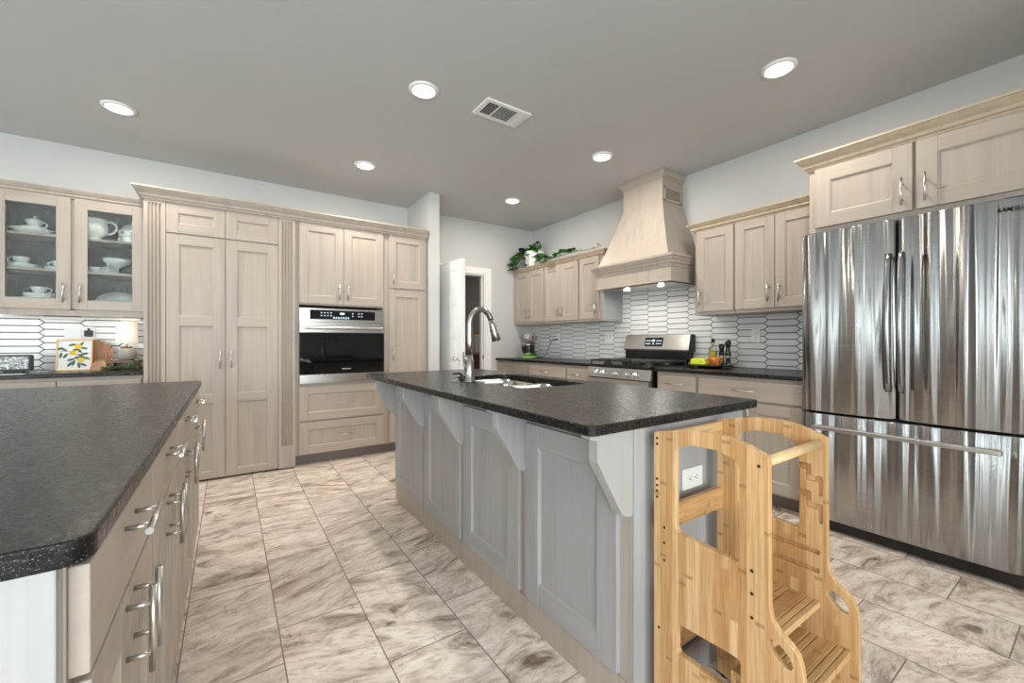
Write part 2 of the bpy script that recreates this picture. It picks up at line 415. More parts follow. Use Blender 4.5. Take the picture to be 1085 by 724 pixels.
def text(body, name, mat, parent, loc, rot, size, extrude=.0006, spacing=1.0, align='CENTER', bold=0.0):
    cu = bpy.data.curves.new(name, 'FONT'); cu.body = body; cu.size = size; cu.extrude = extrude; cu.align_x = align; cu.align_y = 'CENTER'
    cu.space_character = spacing; cu.materials.append(mat)
    cu.offset = bold
    tmp = bpy.data.objects.new('tmp', cu); C.objects.link(tmp)
    me = bpy.data.meshes.new_from_object(tmp.evaluated_get(bpy.context.evaluated_depsgraph_get()))
    bpy.data.objects.remove(tmp); bpy.data.curves.remove(cu); me.name = name
    o = bpy.data.objects.new(name, me); C.objects.link(o); o.location = loc; o.rotation_euler = rot
    if parent: o.parent = parent
    return o
def adopt(o, e):
    o.parent = e; o.matrix_parent_inverse = Matrix.LocRotScale(e.location, e.rotation_euler, None).inverted()
    return o

def sweep(path, prof, mi=0, mb=None):
    """sweeps a closed profile [(out, z)] along an open plan path [(x, y)]; `out` points to the right of travel"""
    mb = mb or MB(); P = [Vector(p) for p in path]; n = len(P); loops = []
    for i in range(n):
        ns = []
        if i > 0: d = (P[i]-P[i-1]).normalized(); ns.append(Vector((d.y, -d.x)))
        if i < n-1: d = (P[i+1]-P[i]).normalized(); ns.append(Vector((d.y, -d.x)))
        m = ns[0] if len(ns) == 1 else (ns[0]+ns[1])/(1+ns[0].dot(ns[1]))
        loops.append([(P[i].x+m.x*o, P[i].y+m.y*o, z) for o, z in prof])
    return mb.loft(loops, mi)
def crown_profile(z0, z1, out):
    h = z1-z0
    return [(0, z0), (.010, z0), (.012, z0+h*.16), (.022, z0+h*.2), (.026, z0+h*.3), (out*.45, z0+h*.42), (out*.72, z0+h*.62), (out*.86, z0+h*.78),
            (out*.88, z0+h*.84), (out, z0+h*.86), (out, z1), (0, z1)]

# ------------------------------------------------------------------ room shell
YB, XR, ZC = 4.82, 3.65, 2.74          # back wall, right wall, ceiling
XL, YF = -4.4, -2.2                    # left wall and rear wall (behind the camera)
fl = struct(MB().box(XL-.3, XR+.3, YF-.3, 8.2, -.12, 0).build('floor', M['floor']))
struct(MB().box(XL-.3, XR+.3, YF-.3, 8.2, ZC, ZC+.12).build('ceiling', M['ceil']))
DX0, DX1, DH = 1.995, 2.856, 2.04      # doorway in the back wall
b = MB(); b.box(XL-.12, DX0, YB, YB+.12, 0, ZC); b.box(DX1, XR+.12, YB, YB+.12, 0, ZC); b.box(DX0, DX1, YB, YB+.12, DH, ZC)
struct(b.build('wall_back', M['wall']))
struct(MB().box(XR, XR+.12, YF-.12, YB, 0, ZC).build('wall_right', M['wall']))
struct(MB().box(1.770, 1.885, 4.155, YB, 0, ZC).build('wall_partition', M['wall']))
def wall_with_windows(name, along, wins, pos, lo, hi):
    b = MB(); edges = sorted((c-w/2, c+w/2, z-h/2, z+h/2) for c, z, w, h in wins); cur = lo
    def bx(a0, a1, z0, z1):
        if along == 'x': b.box(a0, a1, pos-.12, pos, z0, z1)
        else: b.box(pos-.12, pos, a0, a1, z0, z1)
    for a0, a1, z0, z1 in edges:
        bx(cur, a0, 0, ZC); bx(a0, a1, 0, z0); bx(a0, a1, z1, ZC); cur = a1
    bx(cur, hi, 0, ZC); return struct(b.build(name, M['wall']))
wall_with_windows('wall_rear', 'x', REAR_WIN, YF, XL-.12, XR)
wall_with_windows('wall_left', 'y', LEFT_WIN, XL, YF, YB)
k = 0
for along, wins, pos in (('x', REAR_WIN, YF), ('y', LEFT_WIN, XL)):
    for c, z, w, h in wins:
        k += 1; e = bpy.data.objects.new('window_%d' % k, None); C.objects.link(e); struct(e)
        e.location = (c, pos, z) if along == 'x' else (pos, c, z); e.rotation_euler = (0, 0, 0 if along == 'x' else -R90)
        fr = MB(); a, t = w/2, h/2
        fr.box(-a, a, -.09, -.03, -t, -t+.05).box(-a, a, -.09, -.03, t-.05, t).box(-a, -a+.05, -.09, -.03, -t, t).box(a-.05, a, -.09, -.03, -t, t)
        fr.box(-a, a, -.08, -.04, -.02, .02)
        fr.build('window_frame', M['trim'], e)
        MB().box(-a+.04, a-.04, -.066, -.06, -t+.04, t-.04).build('pane', M['glass'], e)
# room beyond the doorway
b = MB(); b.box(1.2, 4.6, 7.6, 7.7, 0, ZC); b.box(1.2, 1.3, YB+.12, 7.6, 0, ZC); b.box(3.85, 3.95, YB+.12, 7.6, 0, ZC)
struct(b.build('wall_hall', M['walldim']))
area_light('hall_area_light', (2.5, 6.3, ZC-.02), (0, 0, 0), .5, .5, 5, (1, .96, .9))  # unseen area light under the hall ceiling
# door casing and jamb
b = MB(); cw = .085
for y0, y1 in ((YB-.018, YB), (YB+.12, YB+.138)):
    b.box(DX0-cw, DX0, y0, y1, 0, DH+cw); b.box(DX1, DX1+cw, y0, y1, 0, DH+cw); b.box(DX0, DX1, y0, y1, DH, DH+cw)
b.box(DX0, DX0+.018, YB, YB+.12, 0, DH); b.box(DX1-.018, DX1, YB, YB+.12, 0, DH); b.box(DX0+.018, DX1-.018, YB, YB+.12, DH-.018, DH)
b.box(DX1-.03, DX1-.018, YB+.045, YB+.08, 0, DH-.018)
b.box(DX1-.0195, DX1-.018, YB+.01, YB+.035, .9, .96, 1)
struct(b.build('trim_1', [M['trim'], M['dark']], bevel=.003))
# baseboards
struct(MB().box(DX1+cw, 3.0, YB-.014, YB, 0, .10).build('baseboard_back', M['trim'], bevel=.003))
struct(MB().box(1.765, 1.89, 4.141, 4.155, 0, .10).build('baseboard_partition', M['trim'], bevel=.003))
# open five-panel door
dw = .86; da = math.radians(-86)
e = bpy.data.objects.new('door_1', None); C.objects.link(e); struct(e); e.location = (DX0+.012, YB-.024, 0); e.rotation_euler = (0, 0, da)
b = MB(); b.box(0, dw, -.012, .012, .012, DH-.012)
rows = 5; rz0 = .16; rh = (DH-.012-.11-rz0-.09*(rows-1))/rows
for sgn in (-1, 1):
    ys = (.011, .0195) if sgn > 0 else (-.0195, -.011)
    b.box(0, .11, ys[0], ys[1], .012, DH-.012); b.box(dw-.11, dw, ys[0], ys[1], .012, DH-.012)
    b.box(.11, dw-.11, ys[0], ys[1], .012, rz0)
    for i in range(rows):
        z0 = rz0+i*(rh+.09); z1 = z0+rh
        b.box(.11, dw-.11, ys[0], ys[1], z1, z1+.09 if i < rows-1 else DH-.012)
        yy = (.0115, .0155) if sgn > 0 else (-.0155, -.0115)
        b.box(.14, dw-.14, yy[0], yy[1], z0+.03, z1-.03)
b.build('door_panel', M['trim'], e, bevel=.003)
for sgn in (1, -1):
    kb = MB(); kb.lathe([(.028, .0), (.028, .006), (.012, .010), (.011, .032), (.022, .040), (.027, .052), (.022, .064), (0, .068)], (0, 0, 0), 20, axis='y')
    kb.build('door_knob', M['chrome'], e, loc=(dw-.065, sgn*.0195, .955), rot=(0, 0, 0 if sgn > 0 else math.pi))

# picket tile backsplashes: one object per wall, tiles are its surface pattern
def picket(name, u0, u1, v0, v1, org, du, dn, cuts=()):
    """elongated hexagon tiles on a plane: u along the wall, v up, dn towards the room"""
    PW, H, pt, g = .232, .0537, .0135, .0029
    b = MB(); org = Vector(org); du = Vector(du); dn = Vector(dn)
    def P(u, v, d): return tuple(org+du*u+dn*d+Vector((0, 0, v)))
    b.add([P(u0, v0, .004), P(u1, v0, .004), P(u1, v1, .004), P(u0, v1, .004)], [(0, 1, 2, 3)], 1)
    nc = int((u1-u0)/PW)+3; nr = int((v1-v0)/H)+3
    def clip(poly, ax, lim, keep_less):
        out = []
        for i in range(len(poly)):
            p, q = poly[i-1], poly[i]; ip = (p[ax] <= lim) == keep_less; iq = (q[ax] <= lim) == keep_less
            if ip != iq:
                t = (lim-p[ax])/(q[ax]-p[ax]); out.append((p[0]+(q[0]-p[0])*t, p[1]+(q[1]-p[1])*t))
            if iq: out.append(q)
        return out
    def inset(poly, d):
        cx = sum(p[0] for p in poly)/len(poly); cy = sum(p[1] for p in poly)/len(poly)
        w = max(abs(p[0]-cx) for p in poly); h = max(abs(p[1]-cy) for p in poly)
        return [(cx+(p[0]-cx)*max(.2, 1-d/w), cy+(p[1]-cy)*max(.2, 1-d/h)) for p in poly]
    for i in range(-1, nc):
        for j in range(-1, nr):
            cu = u0+(i+.5)*PW+cuts_off; cv = v0+j*H+(H/2 if i % 2 else 0)
            a = PW/2; h = H/2
            poly = [(cu-a-pt, cv), (cu-a+pt, cv-h), (cu+a-pt, cv-h), (cu+a+pt, cv), (cu+a-pt, cv+h), (cu-a+pt, cv+h)]
            for ax, lim, kl in ((0, u0, False), (0, u1, True), (1, v0, False), (1, v1, True)):
                poly = clip(poly, ax, lim, kl)
                if len(poly) < 3: break
            if len(poly) < 3: continue
            cxs = [p[0] for p in poly]; cys = [p[1] for p in poly]
            if max(cxs)-min(cxs) < .006 or max(cys)-min(cys) < .006: continue
            p0 = inset(poly, g); p1 = inset(poly, g+.002)
            b.loft([[P(x, y, .004) for x, y in p0], [P(x, y, .0075) for x, y in p0], [P(x, y, .009) for x, y in p1]], 0, cap0=False)
    return struct(b.build(name, [M['tile'], M['grout']]))
M['tile'] = plain('glossy_white_tile', rgb(230, 229, 228), .16, var=.03, scale=6)
M['grout'] = plain('dark_grout', rgb(66, 65, 64), .9)
cuts_off = .03
picket('wall_tile_back', -1.95, -.54, .915, 1.37, (0, YB, 0), (1, 0, 0), (0, -1, 0))
cuts_off = -.06
picket('wall_tile_right', 0, 3.70, .915, 1.69, (XR, YB, 0), (0, -1, 0), (-1, 0, 0))

# ------------------------------------------------------------------ cabinet kit (local frame: x along the front, front faces -y, z up)
def shaker(b, x0, x1, z0, z1, st=.072, rails=None, yf=-.02, yb=0.0, panel=True):
    """rails: list of (z_low, z_high) of openings, else one"""
    ops = rails or [(z0+st, z1-st)]
    b.box(x0, x0+st, yf, yb, z0, z1, 0); b.box(x1-st, x1, yf, yb, z0, z1, 0)
    zc = z0
    for a, c in ops:
        b.box(x0+st, x1-st, yf, yb, zc, a, 1); zc = c
        if panel:
            r = .0065; e = .009; fy = yf+r+.004
            # sloped lip round the opening, then the sunk panel
            o = [(x0+st, a), (x1-st, a), (x1-st, c), (x0+st, c)]; i = [(x0+st+e, a+e), (x1-st-e, a+e), (x1-st-e, c-e), (x0+st+e, c-e)]
            b.add([(x, yf+.002, z) for x, z in o]+[(x, fy, z) for x, z in i], [(k, (k+1) % 4, 4+(k+1) % 4, 4+k) for k in range(4)], 0)
            b.box(x0+st+e-.001, x1-st-e+.001, fy, yb, a+e-.001, c-e+.001, 0)
    b.box(x0+st, x1-st, yf, yb, zc, z1, 1)
def pull(x, z, vert, parent, L=.146, yf=-.02, mat='nickel'):
    b = MB(); y = yf-.034; r = .0058
    if vert:
        b.tube([(x, y, z-L/2), (x, y, z+L/2)], r, 12)
        for s in (-1, 1): b.tube([(x, yf, z+s*L*.29), (x, y, z+s*L*.29)], .0045, 8)
    else:
        b.tube([(x-L/2, y, z), (x+L/2, y, z)], r, 12)
        for s in (-1, 1): b.tube([(x+s*L*.29, yf, z), (x+s*L*.29, y, z)], .0045, 8)
    return b.build('handle', M[mat], parent)
def door(e, x0, x1, z0, z1, handle=None, st=.072, rails=None, glass=False, name='door', L=.146):
    b = MB(); shaker(b, x0, x1, z0, z1, st, rails, panel=not glass)
    o = b.build(name, [M['wood'], M['woodh']], e, bevel=.0018)
    if glass: MB().box(x0+st-.004, x1-st+.004, -.012, -.008, z0+st-.004, z1-st+.004).build('glass_pane', M['seedy'], o)
    if handle: pull(handle[1], handle[2], handle[0] == 'v', o, L)
    return o
def slab(e, x0, x1, z0, z1, hx=None, L=.146, hz=None):
    o = MB().box(x0, x1, -.02, 0, z0, z1).build('drawer', M['woodh'], e, bevel=.0025)
    if hx is not None: pull(hx, hz if hz is not None else (z0+z1)/2, False, o, L)
    return o
def body(e, x0, x1, z0, z1, depth, toe=False, mats=None, hollow=False, end_left=False):
    b = MB()
    if hollow:
        t = .018
        b.box(x0, x0+t, 0, depth, z0, z1, 0); b.box(x1-t, x1, 0, depth, z0, z1, 0)
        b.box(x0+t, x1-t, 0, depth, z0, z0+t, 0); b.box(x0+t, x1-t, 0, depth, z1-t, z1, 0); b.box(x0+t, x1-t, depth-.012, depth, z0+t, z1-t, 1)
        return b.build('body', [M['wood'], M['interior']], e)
    b.box(x0, x1, 0, depth, z0 if not toe else .10, z1)
    if toe: b.box(x0, x1, .07, depth, 0, .10, 1)
    return b.build('body', [M['wood'], M['toe']], e, bevel=.0015)
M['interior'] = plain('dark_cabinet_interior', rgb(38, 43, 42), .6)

# ------------------------------------------------------------------ back wall: pantry, oven tower, narrow cabinet (door face at y = 4.19)
YT = 4.21; DEP = YB-YT
e = thing('pantry_cabinet', 'tall greige pantry cabinet with two three-panel doors between fluted pilasters', 'cabinet', (-.537, YT, 0))
X = -.537
body(e, 0, 1.033, .012, 2.24, DEP-.004)
def pilaster(e, x0, x1, z0, z1):
    b = MB(); w = x1-x0; n = 4; m = .022; fw = (w-2*m)/n
    poly = [(x0, -.001), (x0, -.022), (x0+m, -.022)]
    for i in range(n):
        a = x0+m+i*fw
        poly += [(a+.003, -.022), (a+.006, -.012), (a+fw/2, -.009), (a+fw-.006, -.012), (a+fw-.003, -.022)]
    poly += [(x1-m, -.022), (x1, -.022), (x1, -.001)]
    b.prism(poly, 2, z0+.20, z1-.03); b.box(x0, x1, -.022, -.001, z0, z0+.20); b.box(x0, x1, -.022, -.001, z1-.03, z1)
    return b.build('pilaster', M['wood'], e, bevel=.001)
pilaster(e, 0, .130, .012, 2.24); pilaster(e, .899, 1.033, .012, 2.24)
R3 = [(.075, .635), (.705, 1.265), (1.345, 1.91)]
door(e, .1325, .5115, .018, 1.985, ('v', .476, .993), .08, R3); door(e, .5155, .8965, .018, 1.985, ('v', .553, .993), .08, R3)
door(e, .1325, .5115, 1.997, 2.232, None, .075); door(e, .5155, .8965, 1.997, 2.232, None, .075)

e = thing('oven_cabinet', 'tall greige cabinet housing the wall oven, doors above and two drawers below', 'cabinet', (.497, YT, 0))
x_ = lambda v: v-.497
b = MB(); b.box(0, .843, 0, DEP-.004, 1.478, 2.24); b.box(0, .843, 0, DEP-.004, .10, .752); b.box(0, .843, .06, DEP-.004, 0, .10, 1)
b.box(0, x_(.527), 0, DEP-.004, .752, 1.478); b.box(x_(1.291), .843, 0, DEP-.004, .752, 1.478); b.box(x_(.527), x_(1.291), .5, DEP-.004, .752, 1.478)
b.build('body', [M['wood'], M['toe']], e)
door(e, x_(.527), x_(.907), 1.492, 2.232, ('v', x_(.867), 1.605)); door(e, x_(.911), x_(1.291), 1.492, 2.232, ('v', x_(.945), 1.605))
for z0, z1, hz in ((.412, .728, .565), (.105, .398, .26)):
    o = MB(); shaker(o, x_(.527), x_(1.291), z0, z1, .072)
    o = o.build('drawer', [M['wood'], M['woodh']], e, bevel=.0018); pull(x_(.92), hz, False, o, .15)

e = thing('narrow_cabinet', 'narrow tall greige cabinet with stacked doors against the partition wall', 'cabinet', (1.342, YT, 0))
body(e, 0, .425, .1, 2.24, DEP-.004, True)
door(e, .008, .402, 1.688, 2.232, ('v', .043, 1.785), L=.13); door(e, .008, .402, .11, 1.672, ('v', .043, 1.02), L=.15)

b = sweep([(-.537, YB-.01), (-.537, YT-.022), (1.755, YT-.022)], crown_profile(2.232, 2.322, .062))
# profile must face out to the left/front: travel runs down the left side then to the right
cr = b.build('crown_molding', M['wood']); tag(cr, 'crown molding across the top of the tall pantry and oven cabinets', 'molding')

# wall oven
e = thing('wall_oven', 'stainless built-in wall oven with black glass door and lit control panel', 'oven', (.53, YT, .755))
w = .758
b = MB().box(0, w, -.018, .49, .0, .695); b.build('body', M['steel'], e)
b = MB().box(-.004, w+.004, -.026, -.018, .568, .695); cp = b.build('control_panel', M['steel'], e, bevel=.002)
MB().box(.085, w-.085, -.0275, -.026, .592, .678).build('display', M['ovenglass'], cp)
def sym(x0, x1, z0, z1): MB().box(x0, x1, -.0282, -.0275, z0, z1).build('lit_symbol', M['display'], cp)
for i in range(4):
    for j in range(2):
        sym(.175+i*.028, .187+i*.028, .624+j*.026, .631+j*.026)
        if i != 1: sym(.455+i*.028, .467+i*.028, .624+j*.026, .631+j*.026)
sym(.345, .385, .640, .658)
for i in range(7): sym(.285+i*.022, .294+i*.022, .600, .618)

dr = MB().box(-.002, w+.002, -.042, -.018, .082, .556).build('door', M['ovenglass'], e, bevel=.002)
b = MB().box(-.003, w+.003, -.048, -.041, .468, .558); b.build('door_trim', M['steel'], dr, bevel=.002)
b = MB(); b.tube([(.03, -.095, .512), (.25, -.098, .512), (w-.25, -.098, .512), (w-.03, -.095, .512)], .013, 14)
for s in (.07, w-.07): b.box(s-.012, s+.012, -.09, -.046, .503, .521)
b.build('handle', M['nickel'], dr, bevel=.001)
MB().box(-.003, w+.003, -.046, -.018, .012, .08).build('bottom_trim', M['steel'], e, bevel=.002)
text('FRIGIDAIRE', 'logo', M['white'], dr, (w/2+.02, -.0428, .125), (R90, 0, 0), .016, .0004)

# ------------------------------------------------------------------ glass-door wall cabinet (door face at y = 4.49)
YG = 4.51
e = thing('glass_cabinet', 'greige wall cabinet with two seeded glass doors holding white china', 'cabinet', (-1.42, YG, 0))
gx = lambda v: v+1.42
body(e, 0, .878, 1.36, 2.265, YB-YG-.002, hollow=True)
b = MB(); b.box(.018, .860, .012, YB-YG-.014, 1.668, 1.686); b.build('shelf', M['wood'], e)
b = MB(); b.box(.018, .860, .012, YB-YG-.014, 1.928, 1.946); b.build('shelf', M['wood'], e)
b = MB(); b.box(0, .03, -.001, .018, 1.36, 2.265).box(gx(-1.0), gx(-.966), -.001, .018, 1.378, 2.25).box(.86, .878, -.001, .018, 1.36, 2.265).box(0, .878, -.001, .018, 2.22, 2.265).box(0, .878, -.001, .018, 1.335, 1.39)
b.build('face_frame', M['wood'], e, bevel=.001)
door(e, gx(-1.40), gx(-.992), 1.384, 2.232, ('v', gx(-1.027), 1.508), .078, glass=True); door(e, gx(-.975), gx(-.571), 1.384, 2.232, ('v', gx(-.938), 1.508), .074, glass=True)
b = sweep([(0, 0), (.878, 0)], crown_profile(2.228, 2.292, .05)); b.build('crown', M['wood'], e)
e = thing('under_cabinet_light', 'slim white light strip under the glass-door cabinet', 'light', (-1.0, 4.70, 1.333))
MB().box(-.38, .38, -.02, .02, -.012, 0.001).build('housing', M['white'], e)
MB().box(-.37, .37, -.015, .015, -.0135, -.012).build('diffuser', emit('strip_diffuser', (1, .96, .9, 1), 1.3), e)
area_light('strip_light', (0, 0, -.016), (0, 0, 0), .74, .03, .18, (1, .95, .88), parent=e)

# china in the glass cabinet
def lathe_obj(name, prof, mat, parent=None, loc=(0, 0, 0), seg=24): return MB().lathe(prof, (0, 0, 0), seg).build(name, mat, parent, loc=loc)
PLATE = [(0, 0), (.05, 0), (.052, .003), (.085, .012), (.086, .014), (.05, .006), (0, .005)]
def plates(x, y, z, n, sc, label, group):
    for i in range(n):
        o = lathe_obj('plate', [(r*sc, h) for r, h in PLATE], M['ceramic'], loc=(x, y, z+i*.0075))
        tag(o, label[i], 'plate', group)
    return z+(n-1)*.0075+.006
def cup(x, y, z, label, s=1.0, ang=math.pi, lid=False, name='teacup', group='china teacups behind the cabinet glass'):
    e = thing(name, label, 'cup', (x, y, z), ang, group)
    pr = [(0, 0), (.02, 0), (.021, .004), (.018, .007), (.032, .02), (.040, .04), (.044, .055), (.042, .055), (.036, .035), (.026, .018), (0, .012)]
    lathe_obj('bowl', [(r*s, h*s) for r, h in pr], M['ceramic'], e)
    MB().tube([(.038*s+.026*s*math.sin(t), 0, (.032+.017*math.cos(t))*s) for t in [math.pi*i/10 for i in range(11)]], .0035*s, 8).build('handle', M['ceramic'], e)
    if lid: lathe_obj('lid', [(.045*s, .055*s), (.044*s, .06*s), (.025*s, .07*s), (.006*s, .074*s), (.004*s, .079*s), (.009*s, .086*s), (.006*s, .093*s), (0, .094*s)], M['ceramic'], e)
    return e
Z1, Z2, Z3 = 1.379, 1.687, 1.947
cg = 'white china plates in the glass cabinet'
o = lathe_obj('serving_bowl', [(0, 0), (.05, 0), (.052, .004), (.09, .02), (.122, .044), (.120, .046), (.085, .024), (.05, .009), (0, .008)], M['ceramic'], loc=(-1.235, 4.66, Z3)); o.scale = (1, .8, 1)
tag(o, 'wide white serving bowl on top shelf behind left glass door', 'bowl')
t_ = plates(-1.225, 4.66, Z3+.040, 2, .78, ['saucer resting in the wide serving bowl, lower of two', 'saucer under the lidded sugar bowl on the serving bowl'], cg)
cup(-1.222, 4.66, t_-.001, 'white lidded sugar bowl stacked on saucers, top shelf of left door', 1.05, 0, True, 'sugar_bowl')
t_ = plates(-1.29, 4.66, Z2, 4, 1.0, ['plate at the bottom of the middle-shelf stack behind left door', 'second plate from the bottom, left stack on middle shelf', 'third plate from the bottom, left stack on middle shelf', 'plate directly under the teacup, left stack on middle shelf'], cg)
cup(-1.292, 4.66, t_, 'teacup with left-hand handle on middle-shelf plate stack, left door', 1.1, math.pi)
t_ = plates(-1.10, 4.68, Z2, 3, .9, ['lowest plate of the right-hand stack, middle shelf of left door', 'middle plate of the right-hand stack, middle shelf of left door', 'top plate of the right-hand stack, middle shelf of left door'], cg)
cup(-1.095, 4.68, t_, 'teacup on the right-hand middle-shelf stack, partly behind the door stile', 1.0, math.pi)
o = lathe_obj('cake_stand', [(0, 0), (.055, 0), (.05, .01), (.018, .03), (.016, .075), (.03, .088), (.10, .094), (.10, .099), (0, .099)], M['ceramic'], loc=(-1.195, 4.66, Z1)); tag(o, 'white footed cake stand under plates, lowest shelf of left door', 'stand')
t_ = plates(-1.195, 4.66, Z1+.099, 3, 1.05, ['large plate at the bottom of the lowest-shelf stack, left door', 'middle plate of the lowest-shelf stack, left door', 'top plate of the lowest-shelf stack, left door'], cg)
cup(-1.20, 4.66, t_, 'teacup on plates on the lowest shelf of left door', 1.05, 0)
e = thing('pitcher', 'large white ironstone pitcher on top shelf behind right glass door', 'pitcher', (-.90, 4.665, Z3), 0)
lathe_obj('body', [(0, 0), (.052, 0), (.055, .006), (.038, .02), (.045, .03), (.082, .07), (.088, .11), (.078, .15), (.075, .165), (.081, .178), (.078, .178), (.072, .165), (.075, .15), (.083, .11), (.06, .06), (0, .03)], M['ceramic'], e)
MB().tube([(.075, 0, .165), (.105, 0, .172), (.132, 0, .150), (.135, 0, .115), (.115, 0, .08), (.082, 0, .065)], .0075, 10).build('handle', M['ceramic'], e)
t_ = plates(-.69, 4.66, Z3, 1, .72, ['saucer under two stacked cups on top shelf, right door'], cg)
cup(-.69, 4.66, t_, 'lower cup of the two stacked behind the pitcher, right door', 1.0, math.pi)
t_ = plates(-.69, 4.66, t_+.052, 1, .72, ['saucer between the two stacked cups beside the pitcher'], cg)
cup(-.69, 4.66, t_, 'upper cup of the two stacked beside the pitcher, right door', 1.0, math.pi)
b = MB().lathe([(0, 0), (.06, .003), (.105, .014), (.103, .018), (.06, .008), (0, .005)], seg=28)
tag(b.build('glass_plate', M['crystal'], loc=(-.665, 4.775, Z3+.10), rot=(math.radians(80), 0, 0)), 'clear glass plate stood upright behind the stacked cups', 'plate')
o = lathe_obj('compote', [(0, 0), (.045, 0), (.042, .008), (.016, .02), (.012, .05), (.018, .062), (.05, .075), (.082, .105), (.088, .128), (.085, .128), (.078, .108), (.045, .082), (0, .072)], M['ceramic'], loc=(-.765, 4.665, Z2))
tag(o, 'footed white compote bowl on middle shelf of right door', 'bowl')
cup(-.885, 4.62, Z2, 'small white creamer on middle shelf beside the compote', .85, math.pi, False, 'creamer')
o = lathe_obj('butter_dome', [(.062, 0), (.064, .006), (.055, .02), (.045, .042), (.02, .056), (.006, .060), (.009, .072), (0, .078)], M['crystal'], loc=(-.80, 4.59, Z2)); tag(o, 'domed glass dish with knob in front of the compote', 'dish')
b = MB().lathe([(0, 0), (.08, .003), (.145, .018), (.143, .022), (.08, .008), (0, .005)], seg=36)
o = b.build('glass_platter', M['crystal'], loc=(-.765, 4.74, Z1+.085), rot=(math.radians(72), 0, 0)); o.scale = (1, .62, 1)
tag(o, 'oval cut glass platter leaning on lowest shelf behind right door', 'platter')

# ------------------------------------------------------------------ base cabinet and worktop under the glass cabinet
e = thing('base_cabinet', 'greige base cabinet below the counter with lamp and lemon picture', 'cabinet', (-1.90, 4.235, 0))
body(e, 0, 1.355, .1, .884, YB-4.235-.002, True)
for x0, x1 in ((.01, .45), (.455, .895), (.90, 1.345)):
    slab(e, x0, x1, .715, .86, (x0+x1)/2, L=.12); door(e, x0, x1, .115, .705, ('v', x1-.05, .6))
o = MB().box(-1.95, -.541, 4.195, YB-.001, .885, .915).build('countertop', M['granite'], bevel=.005)
tag(o, 'black granite counter under the glass cabinet, holding lamp and clock', 'countertop')

# clock radio
clock = e = thing('clock_radio', 'dark clock radio with a grey patterned face on the counter', 'clock', (-1.245, 4.37, .915), math.radians(4))
b = MB().prism(rrect(-.085, .085, .018, .130, .012), 1, -.03, .05); b.build('case', M['blackmat'], e)
fm = NT('printed_grey_face'); vor = fm.noise(fm.obj(), 60, 4, .7); fm.set(fm.ramp(vor, [(.4, rgb(60, 64, 68)), (.5, rgb(150, 155, 160)), (.6, rgb(225, 228, 230))]), .3)
MB().prism(rrect(-.074, .074, .032, .119, .006), 1, -.033, -.029).build('face', fm.m, e)
MB().box(-.06, .06, -.03, .05, 0, .006).box(-.045, .045, -.02, .04, .006, .02).build('stand', M['blackmat'], e)
o = MB().box(-1.33, -1.16, 4.20, 4.30, .9155, .9165).build('paper_sheet', M['paper']); tag(o, 'white sheet of paper lying before the clock radio', 'paper')
o = MB().tube([(-1.15, 4.42, .921), (-1.12, 4.5, .921), (-1.09, 4.62, .925), (-1.04, 4.70, .96), (-1.10, 4.76, .93), (-1.16, 4.74, .921), (-1.07, 4.68, .921)], .0025, 6).build('power_cord', M['white'])
adopt(o, clock)

# lemon picture, leaning on the wall stuff
e = thing('lemon_picture', 'framed print of lemons on a leafy branch leaning on the counter', 'picture', (-.99, 4.56, .915), 0)
e.rotation_euler = (math.radians(-6), 0, 0)
b = MB(); w, h = .100, .242
for x0, x1, z0, z1 in ((-w, w, 0, .008), (-w, w, h-.008, h), (-w, -w+.008, .008, h-.008), (w-.008, w, .008, h-.008)): b.box(x0, x1, 0, .035, z0, z1)
b.build('frame', M['gold'], e, bevel=.001)
pn = MB().box(-w+.007, w-.007, .006, .03, .007, h-.007).build('canvas', M['paper'], e)
b = MB()
def blob(cx, cz, rx, rz, ang, mi, y=.0045, leaf=False):
    n = 14; pts = []
    for i in range(n):
        t = 2*math.pi*i/n; r = 1.0
        x, z = rx*math.cos(t), rz*math.sin(t)*(abs(math.sin(t))**.5 if leaf else 1)
        pts.append((cx+x*math.cos(ang)-z*math.sin(ang), cz+x*math.sin(ang)+z*math.cos(ang)))
    b.prism(pts, 1, y, .0065, mi)
for lx, lz, a in ((-.085, .17, .4), (-.06, .165, -.5), (-.075, .12, 1.4), (-.05, .115, 1.0), (-.015, .2, .3), (.035, .205, .9), (.05, .175, -.3), (.025, .155, -.9),
                  (.0, .16, .8), (.055, .13, .2), (.035, .115, -.6), (.065, .095, -.4), (-.02, .085, .3), (-.025, .05, 1.0), (-.005, .06, 1.3), (.025, .04, 1.8), (.05, .045, -.5), (.015, .1, .2)):
    blob(lx, lz, .023, .009, a, 1, .005, True)
for q in (((-.085, .15), (0, .15)), ((0, .15), (.03, .05)), ((0, .15), (.02, .215))):
    b.tube([(q[0][0], .0058, q[0][1]), (q[1][0], .0058, q[1][1])], .0015, 5, 1)
for lx, lz, a in ((.018, .188, -.6), (-.008, .138, .1), (.035, .082, .1)): blob(lx, lz, .022, .019, a, 0, .0042)
b.build('lemon_print', [M['lemon'], M['sage']], pn)

